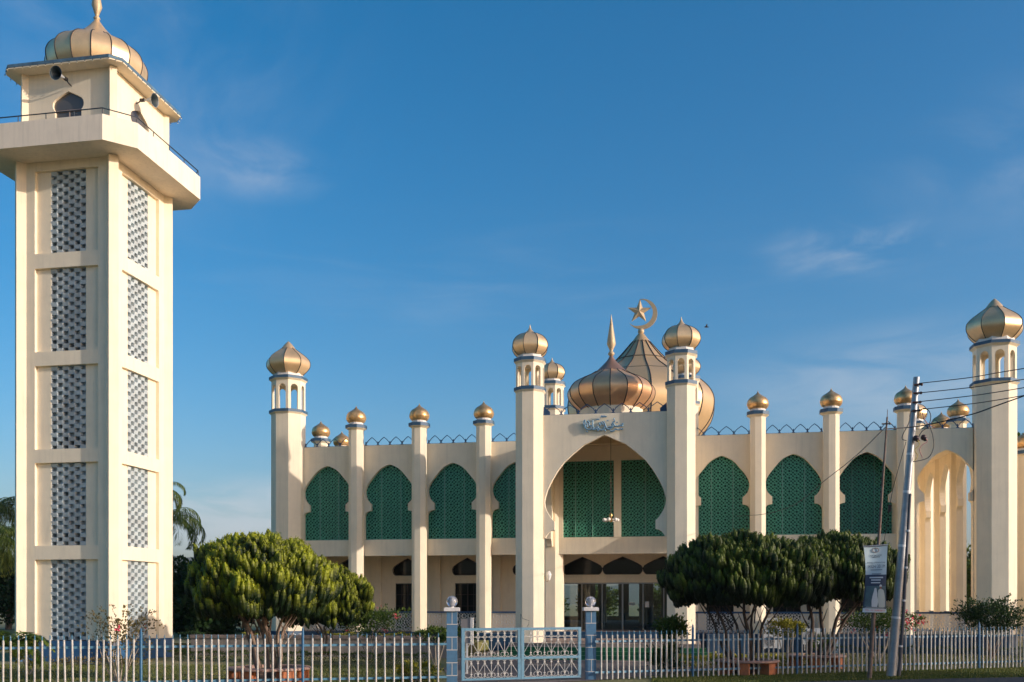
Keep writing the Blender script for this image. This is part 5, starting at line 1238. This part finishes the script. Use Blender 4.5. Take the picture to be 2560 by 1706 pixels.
# stay wire to the ground
m_ = MB(); m_.tube([tuple(P3(2265, 1105, 29.6)), tuple(P3(2232, 1222, 30.2)), tuple(P3(2222, 1280, 30.4)), tuple(P3(2200, 1420, 30.8)), tuple(P3(2146, 1628, 31.8))], .009, 5)
m_.tube([tuple(P3(2225.5, 1262, 30.35)), tuple(P3(2223, 1280, 30.38))], .05, 8)
tag(m_.build('stay_wire', RUBBER), 'thin stay wire with a dark insulator running down left of the utility pole', 'cable')

# banner: curved cloth
bd = 28.95
corners = [(2159, 1366, 2219, 1362), (2163, 1400, 2217, 1398), (2164, 1434, 2216, 1433), (2162, 1470, 2215, 1470), (2158, 1510, 2216, 1514), (2156, 1531, 2216, 1532)]
bn = empty('banner', tuple(P3(2188, 1532, bd)), 'upright cloth advertising banner in pale blue and navy, tied to the thin pole', 'banner')
def bpt(u, v, off=0):
    n_ = len(corners)-1; f = v*n_; i = min(int(f), n_-1); f -= i; A = corners[i]; B = corners[i+1]
    lx = A[0]+(B[0]-A[0])*f; ly = A[1]+(B[1]-A[1])*f; rx = A[2]+(B[2]-A[2])*f; ry = A[3]+(B[3]-A[3])*f
    px = lx+(rx-lx)*u; py = ly+(ry-ly)*u; d = bd+.05*math.sin(u*3.1+v*4)+.03*math.sin(v*9)-off
    return tuple(P3(px, py, d))
def patch(u0, u1, v0, v1, off, m, nm, nu=4, nv=6, shape=None):
    m_ = MB(); vs = [bpt(u0+(u1-u0)*i/nu, v0+(v1-v0)*j/nv, off) for j in range(nv+1) for i in range(nu+1)]
    m_.add(vs, [(j*(nu+1)+i, (j+1)*(nu+1)+i, (j+1)*(nu+1)+i+1, j*(nu+1)+i+1) for j in range(nv) for i in range(nu)], 0, True)
    if off == 0:
        vb = [bpt(u0+(u1-u0)*i/nu, v0+(v1-v0)*j/nv, -.012) for j in range(nv+1) for i in range(nu+1)]
        m_.add(vb, [(j*(nu+1)+i, j*(nu+1)+i+1, (j+1)*(nu+1)+i+1, (j+1)*(nu+1)+i) for j in range(nv) for i in range(nu)], 0, True)
    return m_.build(nm, m, bn)
PALE = mat('pale_banner_cloth', (.38, .50, .55), .6, var=.05); NAVY = mat('navy_print', (.015, .035, .075), .6); REDP = mat('red_print', (.45, .04, .07), .6); WHP = mat('white_print', (.45, .52, .56), .6); TEAL = mat('teal_print', (.06, .14, .17), .6, col2=(.03, .06, .08), vscale=4)
patch(0, 1, 0, 1, 0, PALE, 'cloth', 8, 24)
patch(.0, 1, .42, .90, .008, NAVY, 'navy_panel', 6, 12)
patch(.06, .97, .575, .86, .012, TEAL, 'printed_photo', 6, 8)
def poly_uv(pts, off, m, nm):
    m_ = MB(); m_.add([bpt(u, v, off) for u, v in pts], [tuple(range(len(pts)-1, -1, -1))]); m_.build(nm, m, bn)
def strip(rows_, off, m, nm):
    m_ = MB(); nu = 4; vs = [bpt(u0+(u1-u0)*i/nu, v, off) for v, u0, u1 in rows_ for i in range(nu+1)]
    m_.add(vs, [(j*(nu+1)+i, (j+1)*(nu+1)+i, (j+1)*(nu+1)+i+1, j*(nu+1)+i+1) for j in range(len(rows_)-1) for i in range(nu)], 0, True); m_.build(nm, m, bn)
strip([(.60, .48, .53), (.615, .45, .56), (.64, .44, .57), (.655, .42, .59), (.70, .38, .60), (.76, .35, .65), (.80, .36, .62), (.86, .37, .60)], .018, WHP, 'printed_figure')
strip([(.612, .70, .78), (.625, .64, .88), (.67, .62, .92), (.74, .63, .95), (.80, .66, .94), (.86, .67, .92)], .022, mat('grey_print', (.34, .42, .43), .6), 'printed_figure')
strip([(.583, .71, .78), (.598, .70, .79), (.612, .72, .77)], .024, mat('brown_print', (.25, .10, .07), .6), 'printed_face')
strip([(.556, .72, .77), (.566, .69, .80), (.583, .68, .81)], .024, WHP, 'printed_cap')
for (u0, u1, v0, v1, m) in [(.12, .92, .40+.045, .475, NAVY)]: pass
fontc = {}
def text(s_, u0, u1, v0, v1, m, off=.024, nm='lettering'):
    cu = bpy.data.curves.new('t', 'FONT'); cu.body = s_; ob = bpy.data.objects.new('t', cu); COL.objects.link(ob)
    dg = bpy.context.evaluated_depsgraph_get(); me = bpy.data.meshes.new_from_object(ob.evaluated_get(dg)); bpy.data.objects.remove(ob)
    co = np.array([v.co[:] for v in me.vertices]); mn = co.min(0); mxx = co.max(0)
    for v in me.vertices:
        a = (v.co.x-mn[0])/(mxx[0]-mn[0]); b = (v.co.y-mn[1])/(mxx[1]-mn[1])
        p = Vector(bpt(u0+(u1-u0)*a, v1+(v0-v1)*b, off))-WL[bn.name]; v.co = p
    me.materials.clear(); me.materials.append(m)
    o = bpy.data.objects.new(nm, me); COL.objects.link(o); o.parent = bn
text('FELDA TRAVEL SDN BHD', .25, .76, .130, .155, NAVY)
text('PAKEJ UMRAH/HAJI', .10, .93, .235, .262, NAVY)
text('1432H/ 2011M', .13, .93, .275, .325, NAVY)
text('TEL: 03 26983833', .10, .93, .925, .968, REDP)
m_ = MB(); ring_ = [bpt(.5+.14*math.cos(a), .068+.030*math.sin(a), .02) for a in [2*PI*i/20 for i in range(20)]]; m_.tube(ring_, .009, 5, closed=True); m_.build('round_logo', mat('brown_logo', (.25, .14, .12), .6), bn)
for (u0, u1, v) in ((.34, .68, .162), (.24, .8, .348), (.3, .75, .405)): patch(u0, u1, v, v+.008, .02, NAVY, 'small_print', 3, 1)
for (u0, u1, v, h_) in ((.2, .85, .45, .018), (.28, .74, .485, .016), (.28, .72, .522, .016)): patch(u0, u1, v, v+h_, .02, WHP, 'small_print', 3, 1)
for (u0, u1, v) in ((.14, .88, .868), (.08, .92, .885)): patch(u0, u1, v, v+.006, .02, WHP, 'small_print', 3, 1)
m_ = MB(); m_.tube([bpt(-.02, .004, .0), bpt(1.03, .0, .0)], .018, 6); m_.build('top_rod', POLE, bn)

# ==================================================================== SMALL THINGS
def ac_unit(x, y, z, w_, h_, label, legs=True):
    e = empty('air_conditioner', (x, y, z), label, 'air conditioner', 'air conditioner units on the plinth')
    m_ = MB(); m_.box(x-w_/2, x+w_/2, y-.15, y+.15, z, z+h_); m_.box(x-w_/2-.01, x+w_/2+.01, y-.16, y+.16, z+h_+.001, z+h_+.02); m_.build('casing', ACW, e)
    m_ = MB(); fr = h_*.40; fx = x-w_*.14
    m_.add([(fx+fr*math.cos(a), y-.153, z+h_*.5+fr*math.sin(a)) for a in [2*PI*i/24 for i in range(24)]], [tuple(range(24))]); m_.build('fan_grille', ACD, e)
    m_ = MB()
    for rr in (.35, .6, .85, 1): m_.tube([(fx+fr*rr*math.cos(a), y-.16, z+h_*.5+fr*rr*math.sin(a)) for a in [2*PI*i/24 for i in range(24)]], .006, 4, closed=True)
    m_.build('fan_guard', ACW, e)
    m_ = MB()
    for sx in (-1, 1): m_.box(x+sx*w_*.38-.02, x+sx*w_*.38+.02, y-.17, y+.40, z-.04, z-.002); m_.box(x+sx*w_*.38-.02, x+sx*w_*.38+.02, y+.36, y+.40, z-.3, z-.041)
    m_.build('bracket', ACW, e)
x1_ = onY(1933, 1580, 46.1); ac_unit(x1_[0], 46.1, .95, .85, .60, 'upper white air conditioner behind the wide dark conifer')
ac_unit(x1_[0]-.05, 46.1, .24, .85, .60, 'lower white air conditioner, stacked below the other one')
x1_ = onY(2035, 1590, 46.1); ac_unit(x1_[0], 46.1, .42, .95, .70, 'white air conditioner on the blue plinth behind the far bench')
# back of a small notice board behind the gate
x_, y_ = wd(1168, 31.5)
e = empty('notice_board', (x_, y_, 0), 'grey back of a small board with a white edge, behind the left gate leaf', 'sign')
m_ = MB(); m_.box(x_-.20, x_+.11, y_-.012, y_+.012, .98, 1.76); m_.build('board', mat('grey_board', (.30, .27, .25), .8), e)
m_ = MB(); m_.box(x_+.112, x_+.20, y_-.03, y_+.03, .93, 1.80); m_.box(x_-.04, x_+.02, y_-.02, y_+.02, 0, .978); m_.build('post', WHITE, e)
# slippers left on the wall, small stones
for i, (px, lb) in enumerate(((732, 'left one of two white slippers on top of the block wall'), (752, 'right one of two white slippers on top of the block wall'))):
    x0_ = onY(px, 1589, 39.7)[0]; m_ = MB(); m_.tube([(x0_-.12, 39.7, .93), (x0_, 39.7, .94), (x0_+.12, 39.7, .92)], [.03, .045, .03], 8); m_.tube([(x0_-.02, 39.66, .94), (x0_+.02, 39.7, 1.0), (x0_+.05, 39.74, .94)], .012, 5)
    tag(m_.build('slipper', WHITE), lb, 'slipper', 'slippers on the wall')
# a bird in the sky
p = P3(1766, 818, 60); m_ = MB()
m_.tube([p+Vector((-.13, 0, 0)), p+Vector((-.05, 0, .01)), p+Vector((.05, 0, 0)), p+Vector((.16, 0, -.01))], [.01, .045, .04, .008], 8)
for s_ in (-1, 1): m_.add([p+Vector((-.05, 0, .02)), p+Vector((.05, 0, .02)), p+Vector((.06, s_*.22, .12)), p+Vector((-.02, s_*.34, .06))], [(0, 1, 2, 3)])
tag(m_.build('bird', mat('dark_feathers', (.05, .045, .04), .8)), 'tiny dark bird flying in the sky right of the crescent', 'bird')

# haze over the distance
mb = MB(); mb.box(-3450, 3450, -350, 3150, -4, 260)
hz = mb.build('haze', ACW); hz['kind'] = 'stuff'
hm = bpy.data.materials.new('haze'); hm.use_nodes = True; hn = hm.node_tree.nodes; hn.clear()
ho = hn.new('ShaderNodeOutputMaterial'); hv = hn.new('ShaderNodeVolumePrincipled'); hv.inputs['Color'].default_value = (.75, .85, 1, 1); hv.inputs['Density'].default_value = .00009; hv.inputs['Anisotropy'].default_value = 0
hm.node_tree.links.new(hv.outputs[0], ho.inputs['Volume']); hz.data.materials[0] = hm
# ------------------------------------------------------------------ render settings
S.render.engine = 'CYCLES'
S.cycles.max_bounces = 8; S.cycles.diffuse_bounces = 4; S.cycles.glossy_bounces = 4; S.cycles.transmission_bounces = 6; S.cycles.transparent_max_bounces = 8
S.cycles.sample_clamp_indirect = 6
